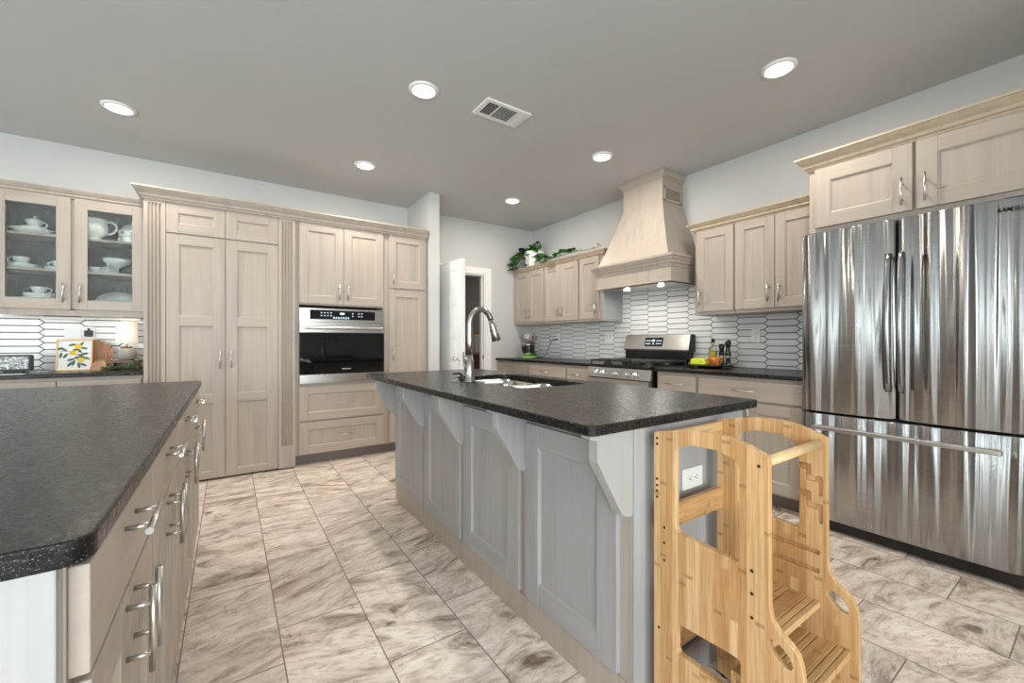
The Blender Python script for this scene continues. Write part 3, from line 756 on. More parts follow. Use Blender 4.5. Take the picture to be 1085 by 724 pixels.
# carved board with scalloped edge
e = thing('carved_board', 'round carved wooden board with scalloped edge behind the lemon picture', 'board', (-.90, 4.665, .918), math.radians(8))
b = MB(); n = 96; pts = []
for i in range(n):
    t = 2*math.pi*i/n; r = .118+.006*math.cos(12*t*2); pts.append((r*math.cos(t), .122+r*math.sin(t)))
b.prism(pts, 1, 0, .018)
for i in range(5):
    r = .1-.018*i
    b.tube([(r*math.cos(2*math.pi*k/36), -.001, .122+r*math.sin(2*math.pi*k/36)) for k in range(37)], .0035, 6)
b.build('disc', M['board'], e)
e.rotation_euler = (math.radians(-8), 0, math.radians(8))
o = MB().loft([[(x*.05+.0, y*.035, 0) for x, y in ((-1, -1), (1, -1), (1, 1), (-1, 1))], [(x*.044+.005, y*.03, .05) for x, y in ((-1, -1), (1, -1), (1, 1), (-1, 1))], [(x*.02+.01, y*.012, .072) for x, y in ((-1, -1), (1, -1), (1, 1), (-1, 1))]]).build('salt_cellar', M['board'], loc=(-.85, 4.56, .915), bevel=.006)
tag(o, 'small carved whitewashed wooden piece between picture and lamp', 'ornament')

# lamp on a wooden riser
o = MB(); o.box(-.09, .09, -.07, .07, .052, .070); o.box(-.085, -.065, -.06, .06, 0, .052); o.box(.065, .085, -.06, .06, 0, .052); o.box(-.065, .065, .04, .055, 0, .052)
o = o.build('wooden_riser', M['walnut'], loc=(-.70, 4.62, .915), bevel=.002); tag(o, 'low brown wooden riser under the small table lamp', 'riser')
e = thing('table_lamp', 'small lit lamp with white drum shade and round grey base', 'lamp', (-.695, 4.62, .985))
lathe_obj('base', [(0, 0), (.04, 0), (.056, .02), (.065, .048), (.060, .075), (.042, .098), (.030, .102), (0, .102)], M['greyclay'], e)
MB().lathe([(0, .102), (.034, .102), (.034, .114), (0, .114)]).build('neck', M['walnut'], e)
MB().tube([(0, 0, .112), (0, 0, .16)], .006, 8).build('stem', M['nickel'], e)
MB().lathe([(.070, .142), (.064, .318), (.0635, .318), (.0695, .142)], seg=32).build('lamp_shade', M['shade'], e)
l = bpy.data.lights.new('bulb', 'POINT'); l.energy = .5; l.color = (1, .8, .56); l.shadow_soft_size = .03
lo = bpy.data.objects.new('bulb', l); C.objects.link(lo); lo.parent = e; lo.location = (0, 0, .215)

# leaf helper and greenery
def leafmesh(b, p, d, up, L, W, mi=0, fold=.25):
    p = Vector(p); d = Vector(d).normalized(); up = Vector(up); s = d.cross(up).normalized(); up = s.cross(d).normalized()
    row = [(0, .0), (.12, .42), (.35, .5), (.65, .36), (.88, .13), (1, 0)]
    v = []
    for t, w in row:
        cpt = p+d*(L*t)-up*(L*.25*t*t)
        v += [cpt-s*(w*W)+up*(w*W*fold), cpt, cpt+s*(w*W)+up*(w*W*fold)]
    f = []
    for i in range(5): f += [(3*i, 3*i+1, 3*i+4, 3*i+3), (3*i+1, 3*i+2, 3*i+5, 3*i+4)]
    b.add(v, f, mi, True)
e = thing('greenery_garland', 'small green leafy garland trailing at the lamp foot', 'plant', (-.70, 4.475, .915))
b = MB(); st = MB(); rr = random.Random(3)
for i in range(230):
    t = rr.random(); x = -.125+.25*t; hgt = .02+.085*max(0, (t-.55)/.45)
    p = (x+rr.uniform(-.012, .012), rr.uniform(-.05, .05), .004+rr.random()*hgt)
    leafmesh(b, p, (rr.uniform(-1, 1), rr.uniform(-1, 1), rr.uniform(.0, .8)), (0, 0, 1), rr.uniform(.015, .028), rr.uniform(.010, .016), rr.randint(0, 1))
st.tube([(-.125, 0, .006), (0, .01, .012), (.08, 0, .03), (.12, 0, .06)], .002, 6)
b.build('leaves', [M['leaf'], M['sage']], e); st.build('stem', M['stem'], e)

# outlets
def outlet(name, label, loc, rz, gangs=1, kind='duplex', horizontal=False, cat='outlet'):
    e = thing(name, label, cat, loc, rz)
    w = .070+.046*(gangs-1); h = .115
    if horizontal: w, h = h, w
    MB().prism(rrect(-w/2, w/2, -h/2, h/2, .004), 1, -.006, 0).build('cover_plate', M['white'], e, bevel=.0015)
    for g in range(gangs):
        gx_ = (g-(gangs-1)/2)*.046
        if kind == 'switch':
            MB().box(gx_-.016, gx_+.016, -.0085, -.006, -.033, .033).build('rocker', M['white'], e, bevel=.001); continue
        b = MB()
        if horizontal: b.box(-.034, .034, -.0075, -.006, -.016, .016)
        else: b.box(gx_-.016, gx_+.016, -.0075, -.006, -.034, .034)
        sck = b.build('socket', M['white'], e, bevel=.001); b = MB()
        for s in (-1, 1):
            cx, cz = (s*.017, 0) if horizontal else (gx_, s*.017)
            if horizontal:
                b.box(cx+.001, cx+.007, -.0079, -.0074, .004, .0062); b.box(cx+.001, cx+.007, -.0079, -.0074, -.0062, -.004); b.box(cx-.008, cx-.003, -.0079, -.0074, -.0025, .0025)
            else:
                b.box(cx-.0065, cx-.0045, -.0079, -.0074, cz, cz+.007); b.box(cx+.0045, cx+.0065, -.0079, -.0074, cz, cz+.006); b.box(cx-.0025, cx+.0025, -.0079, -.0074, cz-.009, cz-.004)
        b.build('slots', M['dark'], sck)
    return e
TF = .0092
outlet('light_switch', 'white switch plate on tiles above the lemon picture', (-1.065, YB-TF, 1.195), 0, 1, 'switch', cat='switch')
outlet('power_outlet', 'white wall outlet with a black plug, left of the table lamp', (-.975, YB-TF, 1.205), 0, 2)
e = thing('plug_adapter', 'small black plug-in adapter in the outlet above the picture', 'adapter', (-.955, YB-TF-.008, 1.207))
b = MB().box(-.024, .024, -.03, 0, -.026, .024); b.build('case', M['blackmat'], e, bevel=.003); MB().box(-.006, .006, -.02, -.006, .024, .042).build('cap', M['blackmat'], e)
outlet('power_outlet', 'white outlet on tile near the mixer with its cord plugged in', (XR-TF, 4.235, 1.185), -R90)
outlet('power_outlet', 'white double outlet on tile left of the range', (XR-TF, 3.33, 1.19), -R90, 2)
outlet('power_outlet', 'white outlet on tile between oil bottle and refrigerator', (XR-TF, 1.71, 1.188), -R90)

# ------------------------------------------------------------------ right wall (door faces at x = 3.32 above, x = 3.04 below)
# local x runs along -y from YB
def RW(xface): return (xface, YB, 0)
ly = lambda y: YB-y
UX = 3.34; UD = XR-UX-.002
def upper(name, label, ya, yb_, doors, group=None):
    e = thing(name, label, 'cabinet', (UX, YB, 0), -R90, group)
    b = MB(); b.box(ly(ya), ly(yb_), 0, UD, 1.365, 2.09); b.build('body', M['wood'], e, bevel=.0015)
    for a, c, hs in doors:
        hx = ly(c)-.035 if hs == 'r' else ly(a)+.035
        door(e, ly(a), ly(c), 1.393, 2.078, ('v', hx, 1.508), .066, L=.135)
    return e
ug = 'greige wall cabinets on the range wall'
upper('wall_cabinet', 'two-door greige wall cabinet in the corner under the potted plant', 4.815, 4.142, [(4.80, 4.472, 'r'), (4.468, 4.147, 'l')], ug)
upper('wall_cabinet', 'two-door greige wall cabinet under the trailing vine, second from corner', 4.138, 3.512, [(4.13, 3.830, 'r'), (3.826, 3.518, 'l')], ug)
e = upper('wall_cabinet', 'single-door greige wall cabinet just left of the range hood', 3.508, 3.135, [(3.490, 3.190, 'r')], ug)
MB().box(ly(3.135), ly(3.135)+.004, .002, UD, 1.365, 2.085).build('end_panel', M['side'], e)
upper('wall_cabinet', 'single-door greige wall cabinet just right of the range hood', 2.070, 1.728, [(2.045, 1.734, 'l')], ug)
upper('wall_cabinet', 'two-door greige wall cabinet between hood-side cabinet and refrigerator', 1.724, 1.118, [(1.720, 1.432, 'r'), (1.426, 1.128, 'l')], ug)
def crownR(path, z0, z1, out, label):
    b = sweep([(x, y) for x, y in path], crown_profile(z0, z1, out)); tag(b.build('crown_molding', [M['glaze']]), label, 'molding')
crownR([(UX-.001, YB-.003), (UX-.001, 3.131), (XR-.003, 3.131)], 2.082, 2.14, .042, 'crown molding over the corner cabinets, under the trailing plant')
crownR([(XR-.003, 2.074), (UX-.001, 2.074), (UX-.001, 1.122)], 2.082, 2.15, .052, 'crown molding over the cabinets between hood and refrigerator')

# cabinet over the refrigerator
e = thing('fridge_cabinet', 'deep greige two-door cabinet above the refrigerator', 'cabinet', (3.06, YB, 0), -R90)
MB().box(ly(1.112), ly(.12), 0, XR-3.06-.002, 1.815, 2.235).build('body', M['wood'], e, bevel=.0015)
door(e, ly(1.078), ly(.626), 1.850, 2.214, ('v', ly(.665), 1.955), .082, L=.15); door(e, ly(.612), ly(.150), 1.850, 2.214, ('v', ly(.572), 1.955), .082, L=.15)
crownR([(XR-.003, 1.114), (3.058, 1.114), (3.058, .118), (XR-.003, .118)], 2.218, 2.300, .062, 'crown molding over the deep cabinet above the refrigerator')
# side panel of the refrigerator bay
o = MB().box(3.062, XR-.002, .100, .1175, .0, 2.217).build('end_panel', M['wood'], bevel=.001); tag(o, 'tall greige side panel right of the refrigerator', 'panel')

# base cabinets
BX = 3.06
def base(name, label, ya, yb_, fronts, group):
    e = thing(name, label, 'cabinet', (BX, YB, 0), -R90, group)
    body(e, ly(ya), ly(yb_), .1, .884, XR-BX-.002, True)
    for a, c, nd in fronts:
        slab(e, ly(a), ly(c), .722, .858, ly((a+c)/2), .15, .79)
        if nd == 1: door(e, ly(a), ly(c), .115, .706, ('v', ly(c)-.04, .62))
        else:
            m = (a+c)/2; door(e, ly(a), ly(m+.002), .115, .706, ('v', ly(m)-.035, .62)); door(e, ly(m-.002), ly(c), .115, .706, ('v', ly(m)+.035, .62))
    return e
bg = 'greige base cabinets along the range wall'
base('base_cabinet', 'greige base cabinet in the corner below the stand mixer', 4.815, 4.11, [(4.80, 4.128, 2)], bg)
base('base_cabinet', 'wide greige base cabinet below the cord and its outlet', 4.108, 3.40, [(4.090, 3.414, 2)], bg)
base('base_cabinet', 'narrow greige base cabinet directly left of the range', 3.398, 3.045, [(3.385, 3.06, 1)], bg)
base('base_cabinet', 'narrow greige base cabinet directly right of the range', 2.25, 1.87, [(2.228, 1.882, 1)], bg)
base('base_cabinet', 'wide greige base cabinet between the range-side cabinet and refrigerator', 1.868, 1.135, [(1.858, 1.145, 2)], bg)
o = MB().box(3.018, XR-.0095, 3.042, YB-.001, .885, .915).build('countertop', M['granite'], bevel=.004); tag(o, 'black granite counter left of the range, under the mixer', 'countertop')
o = MB().box(3.018, XR-.0095, 1.135, 2.258, .885, .915).build('countertop', M['granite'], bevel=.004); tag(o, 'black granite counter right of the range, under the oil tray', 'countertop')

# ------------------------------------------------------------------ range hood
e = thing('range_hood', 'large flared wooden range hood rising to the ceiling above the range', 'hood', (XR, 2.624, 0), -R90)
# local: x to the right (-y), -y towards the room; wall at y = 0
b = MB(); prof = []
N = 12
for i in range(N+1):
    t = i/N; z = 2.45-(2.45-1.895)*t; f = .86*t+.14*t**3.5
    prof.append((z, .320+(.505-.320)*f, .232+(.425-.232)*f))
loops = [[(-w, 0, z), (-w, -d, z), (w, -d, z), (w, 0, z)] for z, d, w in [(2.70, .32, .232)]+prof]
b.loft(loops, 0); b.build('flared_body', M['wood'], e, bevel=.002)
p = [(-.232, 0), (-.232, -.32), (.232, -.32), (.232, 0)]
b = sweep([(-.232, -.001), (-.232, -.320), (.232, -.320), (.232, -.001)], [(0, 2.672), (.008, 2.672), (.010, 2.685), (.022, 2.692), (.028, 2.712), (.042, 2.722), (.042, 2.738), (0, 2.738)])
b.build('crown', M['wood'], e)
b = MB().box(-.436, .436, -.49, -.001, 1.675, 1.83); b.build('apron', M['wood'], e, bevel=.002)
pr = [(0, 1.80), (.006, 1.80), (.010, 1.822), (.022, 1.830), (.024, 1.845), (.040, 1.868), (.042, 1.880), (.052, 1.884), (.052, 1.905), (0, 1.905)]
b = sweep([(-.436, -.001), (-.436, -.49), (.436, -.49), (.436, -.001)], pr); b.box(-.436, .436, -.49, -.002, 1.86, 1.9045); b.build('ledge', M['wood'], e)
b = sweep([(-.436, -.001), (-.436, -.49), (.436, -.49), (.436, -.001)], [(0, 1.668), (.012, 1.668), (.014, 1.678), (.006, 1.686), (0, 1.686)]); b.build('bottom_lip', M['wood'], e)
MB().box(-.40, .40, -.45, -.03, 1.664, 1.674).build('hood_insert', M['steel'], e)
for sx in (-.2, .2):
    hl = MB().lathe([(.03, 1.664), (.03, 1.660), (0, 1.659)], (sx, -.30, 0), 18).build('hood_lamp', M['lampwhite'], e)
    area_light('hood_glow', (sx, -.30, 1.655), (math.radians(-14), 0, 0), .06, .06, 2.0, (1, .95, .88), 'DISK', e)
b = MB(); x = .233; y0, y1, z0, z1 = -.300, -.030, 2.458, 2.592
b.box(x, x+.010, y0, y1, z0, z0+.02).box(x, x+.010, y0, y1, z1-.02, z1).box(x, x+.010, y0, y0+.02, z0, z1).box(x, x+.010, y1-.02, y1, z0, z1)
g = b.build('vent_grille', M['wood'], e, bevel=.002)
b = MB(); b.box(x+.0005, x+.002, y0+.02, y1-.02, z0+.02, z1-.02, 1)
for i in range(14):
    yy = y0+.027+i*(y1-y0-.05)/13.5; b.box(x+.002, x+.006, yy, yy+.0055, z0+.02, z1-.02)
b.build('slats', [M['glaze'], M['dark']], g)

M['castiron'] = plain('black_cast_iron', (.02, .02, .02, 1), .3, 0, .7)
# ------------------------------------------------------------------ gas range
e = thing('gas_range', 'stainless gas range with black grates between the base cabinets', 'range', (3.0, 2.65, 0), -R90)
hw = .379; D = XR-3.0-.012
b = MB(); b.box(-hw, hw, .02, D, .02, .895, 0); b.box(-hw+.02, hw-.02, .06, D, 0, .02, 0); b.build('body', M['black'], e, bevel=.002)
cp = MB().hexa([(-hw, -.012, .795), (hw, -.012, .795), (hw, .02, .795), (-hw, .02, .795), (-hw, .004, .890), (hw, .004, .890), (hw, .02, .890), (-hw, .02, .890)]).build('control_panel', M['steel'], e, bevel=.002)
for yk in (2.900, 2.825, 2.665, 2.510, 2.432):
    xk = 2.65-yk
    kb = MB().lathe([(.026, 0), (.026, -.006), (.021, -.008), (.019, -.034), (.016, -.038), (0, -.038)], axis='y', seg=20); kb.box(-.004, .004, -.042, -.03, -.018, .018)
    kb.build('knob', M['chrome'], cp, loc=(xk, -.006, .842))
od = MB().box(-hw+.004, hw-.004, -.028, .02, .20, .785).build('oven_door', M['steel'], e, bevel=.003)
MB().box(-.25, .25, -.030, -.027, .34, .62).build('window', M['ovenglass'], od)
b = MB().tube([(-.33, -.075, .735), (.33, -.075, .735)], .012, 14)
for s in (-.30, .30): b.box(s-.01, s+.01, -.07, -.027, .727, .743)
b.build('handle', M['nickel'], od)
dw_ = MB().box(-hw+.004, hw-.004, -.024, .02, .045, .19).build('drawer', M['steel'], e, bevel=.003)
b = MB().box(-hw-.001, hw+.001, .0, D-.05, .895, .918); ck = b.build('cooktop', M['black'], e, bevel=.004)
for cx in (-.25, 0, .25):
    for cy in (.15, .42):
        if cx == 0 and cy > .3: continue
        yy = cy if cx else .28
        MB().lathe([(0, .918), (.045, .918), (.045, .926), (.032, .928), (.032, .938), (0, .940)], (cx, yy, 0), 18).build('burner', M['blackmat'], ck)
for cx in (-.25, 0, .25):
    b = MB(); x0, x1, y0, y1, z0, z1 = cx-.118, cx+.118, .03, .535, .946, .964
    for xx in (x0, x1-.012): b.box(xx, xx+.012, y0, y1, z0, z1)
    for yy in (y0, y0+.16, (y0+y1)/2-.006, y1-.172, y1-.012): b.box(x0, x1, yy, yy+.012, z0, z1)
    b.box(cx-.006, cx+.006, y0, y1, z0, z1)
    for xx in (x0, x1-.012):
        for yy in (y0, y1-.012): b.box(xx, xx+.012, yy, yy+.012, .916, z0)
    b.build('grate', M['castiron'], ck, bevel=.003)
bk = MB(); poly = [(D-.085, .918), (D-.001, .918), (D-.001, 1.20), (D-.045, 1.205), (D-.085, 1.05)]
bk.prism([(D-.07, .918), (D-.001, .918), (D-.001, 1.055), (D-.07, 1.055)], 0, -hw, hw, 1)
bk.prism([(D-.088, 1.045), (D-.001, 1.045), (D-.001, 1.2), (D-.012, 1.212), (D-.045, 1.212), (D-.052, 1.205), (D-.092, 1.062)], 0, -hw-.002, hw+.002, 0)
bk.prism([(D-.080, 1.04), (D-.001, 1.04), (D-.001, 1.2), (D-.012, 1.209), (D-.043, 1.209)], 0, hw+.002, hw+.02, 1)
bk = bk.build('backguard', [M['steel'], M['black']], e, bevel=.003)
dy, dz = .040, .143; L_ = math.hypot(dy, dz); tilt = math.atan2(dy, dz)
dp = MB().box(-.12, .09, -.003, .0, -.045, .045).build('display', M['ovenglass'], bk, loc=(0, D-.073, 1.135), rot=(-tilt, 0, 0))
b = MB()
for r_ in range(2):
    for i, xx in enumerate((-.105, -.085, -.065, .02, .042, .064)): b.box(xx, xx+.013, -.0036, -.003, -.022+r_*.030, -.014+r_*.030)
b.box(-.035, .0, -.0036, -.003, .004, .022); b.box(-.022, -.008, -.0036, -.003, -.024, -.012)
b.build('lit_digits', M['display'], dp)

M['handlesteel'] = plain('dark_satin_steel', rgb(150, 150, 150), .22, 1.0, var=.03)
# ------------------------------------------------------------------ refrigerator
e = thing('refrigerator', 'stainless french-door refrigerator with bottom freezer drawer', 'refrigerator', (2.958, .675, 0), -R90)
hw = .448
MB().box(-hw+.004, hw-.004, .085, XR-2.958-.02, .035, 1.795).build('body', M['blackmat'], e)
def fdoor(x0, x1, z0, z1, name, bulge=.014):
    b = MB(); n = 16; pts = []
    for i in range(n+1):
        t = i/n; x = x0+(x1-x0)*t; ed = min(t, 1-t)*(x1-x0)
        y = bulge*(abs(2*t-1)**2)+(.012*(1-min(1, ed/.018))**2)
        pts.append((x, y))
    poly = pts+[(x1, .078), (x0, .078)]
    b.prism(poly, 2, z0, z1, 0, True); o = b.build(name, M['steelwavy'], e)
    bv = o.modifiers.new('bevel', 'BEVEL'); bv.width = .004; bv.segments = 2; bv.limit_method = 'ANGLE'; bv.angle_limit = math.radians(60)
    return o
ld = fdoor(-hw, -.0045, .716, 1.802, 'door'); rd = fdoor(.0045, hw, .716, 1.802, 'door'); fz = fdoor(-hw, hw, .072, .704, 'freezer_drawer', .010)
for o, s in ((ld, -1), (rd, 1)):
    b = MB(); n = 14; loops = []
    for i in range(n+1):
        t = i/n; z = .868+t*(1.615-.868); out = .030+.034*math.sin(math.pi*t); x = s*.026
        w_, th = .013, .009; y = .012-out
        loops.append([(x-w_, y-th*.3, z), (x-w_*.55, y-th, z), (x+w_*.55, y-th, z), (x+w_, y-th*.3, z), (x+w_, y+th, z), (x-w_, y+th, z)])
    b.loft(loops, 0, True)
    for z in (.885, 1.598): b.box(s*.026-.009, s*.026+.009, -.022, .016, z-.013, z+.013)
    b.build('handle', M['handlesteel'], o)
b = MB(); b.prism(rrect(-.052-.0, -.034, .614, .638, .006), 0, -.372, .372)
for s in (-.345, .345): b.box(s-.02, s+.02, -.04, .014, .617, .635)
b.build('handle', M['nickel'], fz, bevel=.002)
MB().box(-hw+.005, hw-.005, .03, .09, .012, .066).box(-hw+.03, -hw+.09, .1, .5, 0, .03).box(hw-.09, hw-.03, .1, .5, 0, .03).build('base_grille', M['black'], e)
for s in (-1, 1): MB().box(s*.40-.03, s*.40+.03, .04, .11, 1.796, 1.812).build('hinge_cover', M['blackmat'], e, bevel=.003)
text('SAMSUNG', 'logo', M['dark'], rd, (.358, .0028, 1.750), (R90, 0, 0), .0250, .0008, .98, 'LEFT', .0001)

# ------------------------------------------------------------------ main island
e = thing('kitchen_island', 'greige panelled kitchen island with five corbels under a black top', 'island', (1.0, 2.94, 0), -R90)
# local x = 2.94 - y ; -y towards the left aisle
iy = lambda y: 2.94-y
LEN = 2.94-.815; WID = .63
# hollow shell, so the sink bowls hang inside it
b = MB(); b.box(0, LEN-.02, 0, .02, .0, .8845).box(0, LEN-.02, WID-.02, WID, .09, .8845).box(0, .02, .02, WID-.02, 0, .8845).box(.02, LEN-.02, .02, WID-.07, 0, .02)
b.build('body', M['wood'], e)
MB().box(0, LEN-.02, -.006, 0, 0, .105).build('base_rail', M['wood'], e, bevel=.002)
for a, c in ((2.912, 2.417), (2.392, 1.911), (1.875, 1.385), (1.343, .868)):
    b = MB(); shaker(b, iy(a), iy(c), .118, .815, .085); b.build('panel', [M['grey'], M['greyh']], e, bevel=.002)
for yc in (2.925, 2.404, 1.893, 1.364, .838):
    b = MB(); poly = [(0, .883), (-.178, .883), (-.178, .868), (-.150, .860), (-.150, .800), (-.048, .630), (-.022, .618), (0, .618)]
    b.prism(poly, 0, iy(yc)-.019, iy(yc)+.019)
    b.build('corbel', M['grey'], e, bevel=.003)
b = MB(); zt = .8845
# end panel with stiles and rails, looking at the camera (+x local = towards -y)
x0 = LEN-.02
b.box(x0, x0+.008, 0, WID, 0, zt); b.box(x0+.008, x0+.02, 0, .105, 0, zt); b.box(x0+.008, x0+.02, WID-.10, WID, 0, zt); b.box(x0+.008, x0+.02, .105, WID-.10, .775, zt); b.box(x0+.008, x0+.02, .105, WID-.10, 0, .11)
b.build('end_panel', M['grey'], e, bevel=.002)
# doors of the working side
for i in range(3):
    a = .04+i*.70; o = MB(); shaker(o, a, a+.66, .115, .86, .07, None, WID+.02, WID); o.build('door', [M['wood'], M['woodh']], e)
outlet('power_outlet', 'white outlet on the end of the island behind the wooden tower', (1.31, .815+.012-.001, .675), 0, 1, 'duplex', True)

def top_with_hole(name, label, outer, holes, z0, z1):
    o = flat_cut(name, [outer]+holes, z1-z0, [M['granite']], lambda a, b_, c: Vector((a, b_, c+(z0+z1)/2)), bevel=.004)
    return tag(o, label, 'countertop')
sink_hole = rpoly([(1.165, 1.60), (1.595, 1.60), (1.595, 2.385), (1.165, 2.385)], .075, 8)
top_with_hole('countertop', 'black granite island top with the undermount sink', rpoly([(.79, .785), (1.70, .785), (1.70, 2.985), (.79, 2.985)], [.03, .03, .03, .03]), [sink_hole], .885, .915)
# sink
e = thing('sink', 'undermount stainless double-bowl sink in the island top', 'sink', (1.38, 1.99, .885))
def bowl(y0, y1, name):
    b = MB(); L = []
    for x0, x1, ya, yb_, z, r in ((-.235, .235, y0-.012, y1+.012, -.001, .07), (-.222, .222, y0, y1, -.001, .065), (-.218, .218, y0+.004, y1-.004, -.05, .062), (-.212, .212, y0+.010, y1-.010, -.155, .058), (-.195, .195, y0+.025, y1-.025, -.178, .05), (-.03, .03, (y0+y1)/2-.03, (y0+y1)/2+.03, -.184, .028)):
        L.append([(x, y, z) for x, y in rrect(x0, x1, ya, yb_, r, 6)])
    b.loft(L, 0, True, cap0=False, cap1=False); o = b.build(name, M['sinksteel'], e)
    MB().lathe([(.045, 0), (.040, .003), (.03, -.002), (0, -.003)], seg=20).build('drain', M['chrome'], o, loc=(0, (y0+y1)/2, -.182))
    return o
bowl(-.385, -.012, 'basin'); bowl(.012, .39, 'basin')
# faucet
M['faucetnickel'] = plain('spot_free_nickel', rgb(158, 155, 151), .30, 1.0, var=.04)
e = thing('faucet', 'tall brushed nickel gooseneck faucet with pull-down spray head', 'faucet', (1.104, 2.03, .915), math.radians(-6))
MB().lathe([(0, 0), (.031, 0), (.031, .006), (.027, .012), (.0225, .06), (.0215, .125), (.0175, .130), (.0165, .15), (0, .15)], seg=24).build('base', M['faucetnickel'], e)
pts = [(0, 0, .13), (0, 0, .22), (0, 0, .31)]
Rr = .066
pts += [(Rr-Rr*math.cos(math.radians(a)), 0, .325+Rr*1.2*math.sin(math.radians(a))) for a in range(0, 166, 11)]
MB().tube(pts, .0160, 16).build('neck', M['faucetnickel'], e)
h0 = Vector(pts[-1]); dd = (Vector(pts[-1])-Vector(pts[-2])).normalized()
sh = MB().tube([h0-dd*.002, h0+dd*.03, h0+dd*.075, h0+dd*.118, h0+dd*.122], .016, 18, radii=[.0165, .018, .022, .027, .024]).build('spray_head', M['faucetnickel'], e)
q = h0+dd*.05; MB().box(-.016, .016, -.006, .006, -.02, .02).build('button', M['dark'], sh, loc=(q.x+.0, q.y-.0, q.z), rot=(0, math.radians(12), 0))
b = MB().tube([(0, .018, .055), (0, .045, .060)], .011, 12); b.tube([(0, .043, .060), (-.01, .060, .09), (-.012, .066, .165)], .006, 10, radii=[.009, .007, .006]); b.build('handle', M['faucetnickel'], e)
o = MB().lathe([(0, 0), (.020, 0), (.020, .004), (.014, .008), (0, .009)], seg=20).build('air_switch', M['faucetnickel'], loc=(1.045, 2.10, .915)); tag(o, 'small round metal button on the island beside the faucet', 'button')
e = thing('soap_pump', 'low dark pump nozzle beside the faucet base', 'pump', (1.115, 2.15, .915), 0)
MB().lathe([(0, 0), (.018, 0), (.018, .008), (.011, .012), (.010, .034), (0, .034)], seg=18).build('base', M['blackmat'], e)
MB().tube([(0, .0, .034), (-.01, 0, .040), (-.055, 0, .040)], .006, 8).build('nozzle', M['blackmat'], e)

# ------------------------------------------------------------------ near-left island
LX = -.16
def isl(name, label, ya, yb_):
    e = thing(name, label, 'cabinet', (LX, ya, 0), R90, 'cabinets of the near-left island')
    w = yb_-ya
    body(e, 0, w, .1, .884, .62, True)
    m = w/2
    slab(e, .006, w-.006, .733, .868, m, .15, .833)
    door(e, .012, m-.002, .112, .722, ('v', m-.035, .655)); door(e, m+.002, w-.012, .112, .722, ('v', m+.035, .655))
    return e
isl('island_cabinet', 'nearest cabinet of the left island, drawer over two doors', .705, 1.215)
isl('island_cabinet', 'second cabinet from the near end of the left island', 1.217, 1.785)
isl('island_cabinet', 'third cabinet from the near end of the left island', 1.787, 2.385)
isl('island_cabinet', 'farthest cabinet of the left island, beside the pantry', 2.387, 2.94)
e = thing('end_panel', 'pale panelled end of the left island facing the camera', 'panel', (LX-.002, .689, 0))
b = MB(); b.box(-1.3, 0, .004, .015, .0, .884); b.box(-.075, 0, -.008, .004, 0, .884); b.box(-1.3, -.075, -.008, .004, .79, .884); b.box(-1.3, -.075, -.008, .004, 0, .12); b.box(-.70, -.63, -.008, .004, .12, .79)
b.build('board', M['grey'], e, bevel=.002)
o = MB().box(-1.46, LX-.622-.002, .705, 2.94, 0, .884).build('base_cabinet', M['wood']); tag(o, 'back run of the left island under its overhang', 'cabinet')
top_with_hole('countertop', 'broad black leathered granite top of the near-left island', rpoly([(-1.55, .664), (-.130, .664), (-.130, 2.985), (-1.55, 2.985)], [.03, .032, .03, .03], 10), [], .885, .915)

# ------------------------------------------------------------------ wooden learning tower
SC = .816
def tq(y, z): return (y*SC, 1.14-(1.14-z)*SC)
XA, XB, TH = 1.044, 1.387, .018
base_out = [(.779, .012), (.779, .872), (.715, .8865), (.657, .8965), (.600, .900), (.549, .897), (.505, .885), (.463, .868),
            (.461, .515), (.455, .488), (.440, .468), (.418, .455), (.402, .440), (.394, .415), (.390, .38), (.388, .012),
            (.43, .0), (.47, .05), (.69, .05), (.73, .0)]
win1 = rpoly([(.708, .600), (.708, .840), (.655, .856), (.590, .857), (.531, .842), (.531, .590)], [.022, .02, 0, 0, .03, .012])
win2 = rpoly([(.703, .262), (.703, .345), (.527, .352), (.527, .255)], .014)
def oval(cy, cz, ry, rz, n=20, a=0): return [(cy+ry*math.cos(2*math.pi*i/n)*math.cos(a)-rz*math.sin(2*math.pi*i/n)*math.sin(a), cz+ry*math.cos(2*math.pi*i/n)*math.sin(a)+rz*math.sin(2*math.pi*i/n)*math.cos(a)) for i in range(n)]
hole = oval(.4375, .421, .031, .0165, 28, .72)
pocket = []
for dz in (0, -.078):
    pocket.append(rpoly([(.5300, .786+dz), (.5005, .786+dz), (.5005, .755+dz), (.472, .755+dz), (.472, .700+dz), (.484, .700+dz), (.484, .738+dz), (.515, .738+dz), (.515, .768+dz), (.530, .768+dz)], .004, 3))
slots = [rrect(.48, .655, .531, .545, .003, 3), rrect(.48, .655, .478, .492, .003, 3)]
e = thing('learning_tower', 'bamboo toddler step tower with two steps at the island end', 'step stool', (0, 0, 0))
def side(x_out, sgn, name):
    # two glued layers: the full outer board and the inner one with the finger pockets and slots
    out = rpoly(base_out, [.004, .006, 0, 0, 0, 0, 0, .006, .0]+[0]*(len(base_out)-9), 4)
    xo, xi = x_out, x_out+sgn*TH/2
    o1 = flat_cut(name, [out, win1, win2, hole], TH/2, [M['bam_panel'], M['bam_edge']], lambda a, b_, c: Vector((c+xo+sgn*TH/4, a, b_)), e, .0012)
    o2 = flat_cut('inner_layer', [out, win1, win2, hole]+pocket+slots, TH/2, [M['bam_panel'], M['bam_edge']], lambda a, b_, c: Vector((c+xi+sgn*TH/4, a, b_)), o1, .0012)
    return o1
M['bolt'] = plain('dark_bronze_bolt', rgb(82, 66, 52), .35, .8)
sl = side(XA, 1, 'side_panel'); sr = side(XB+TH, -1, 'side_panel')
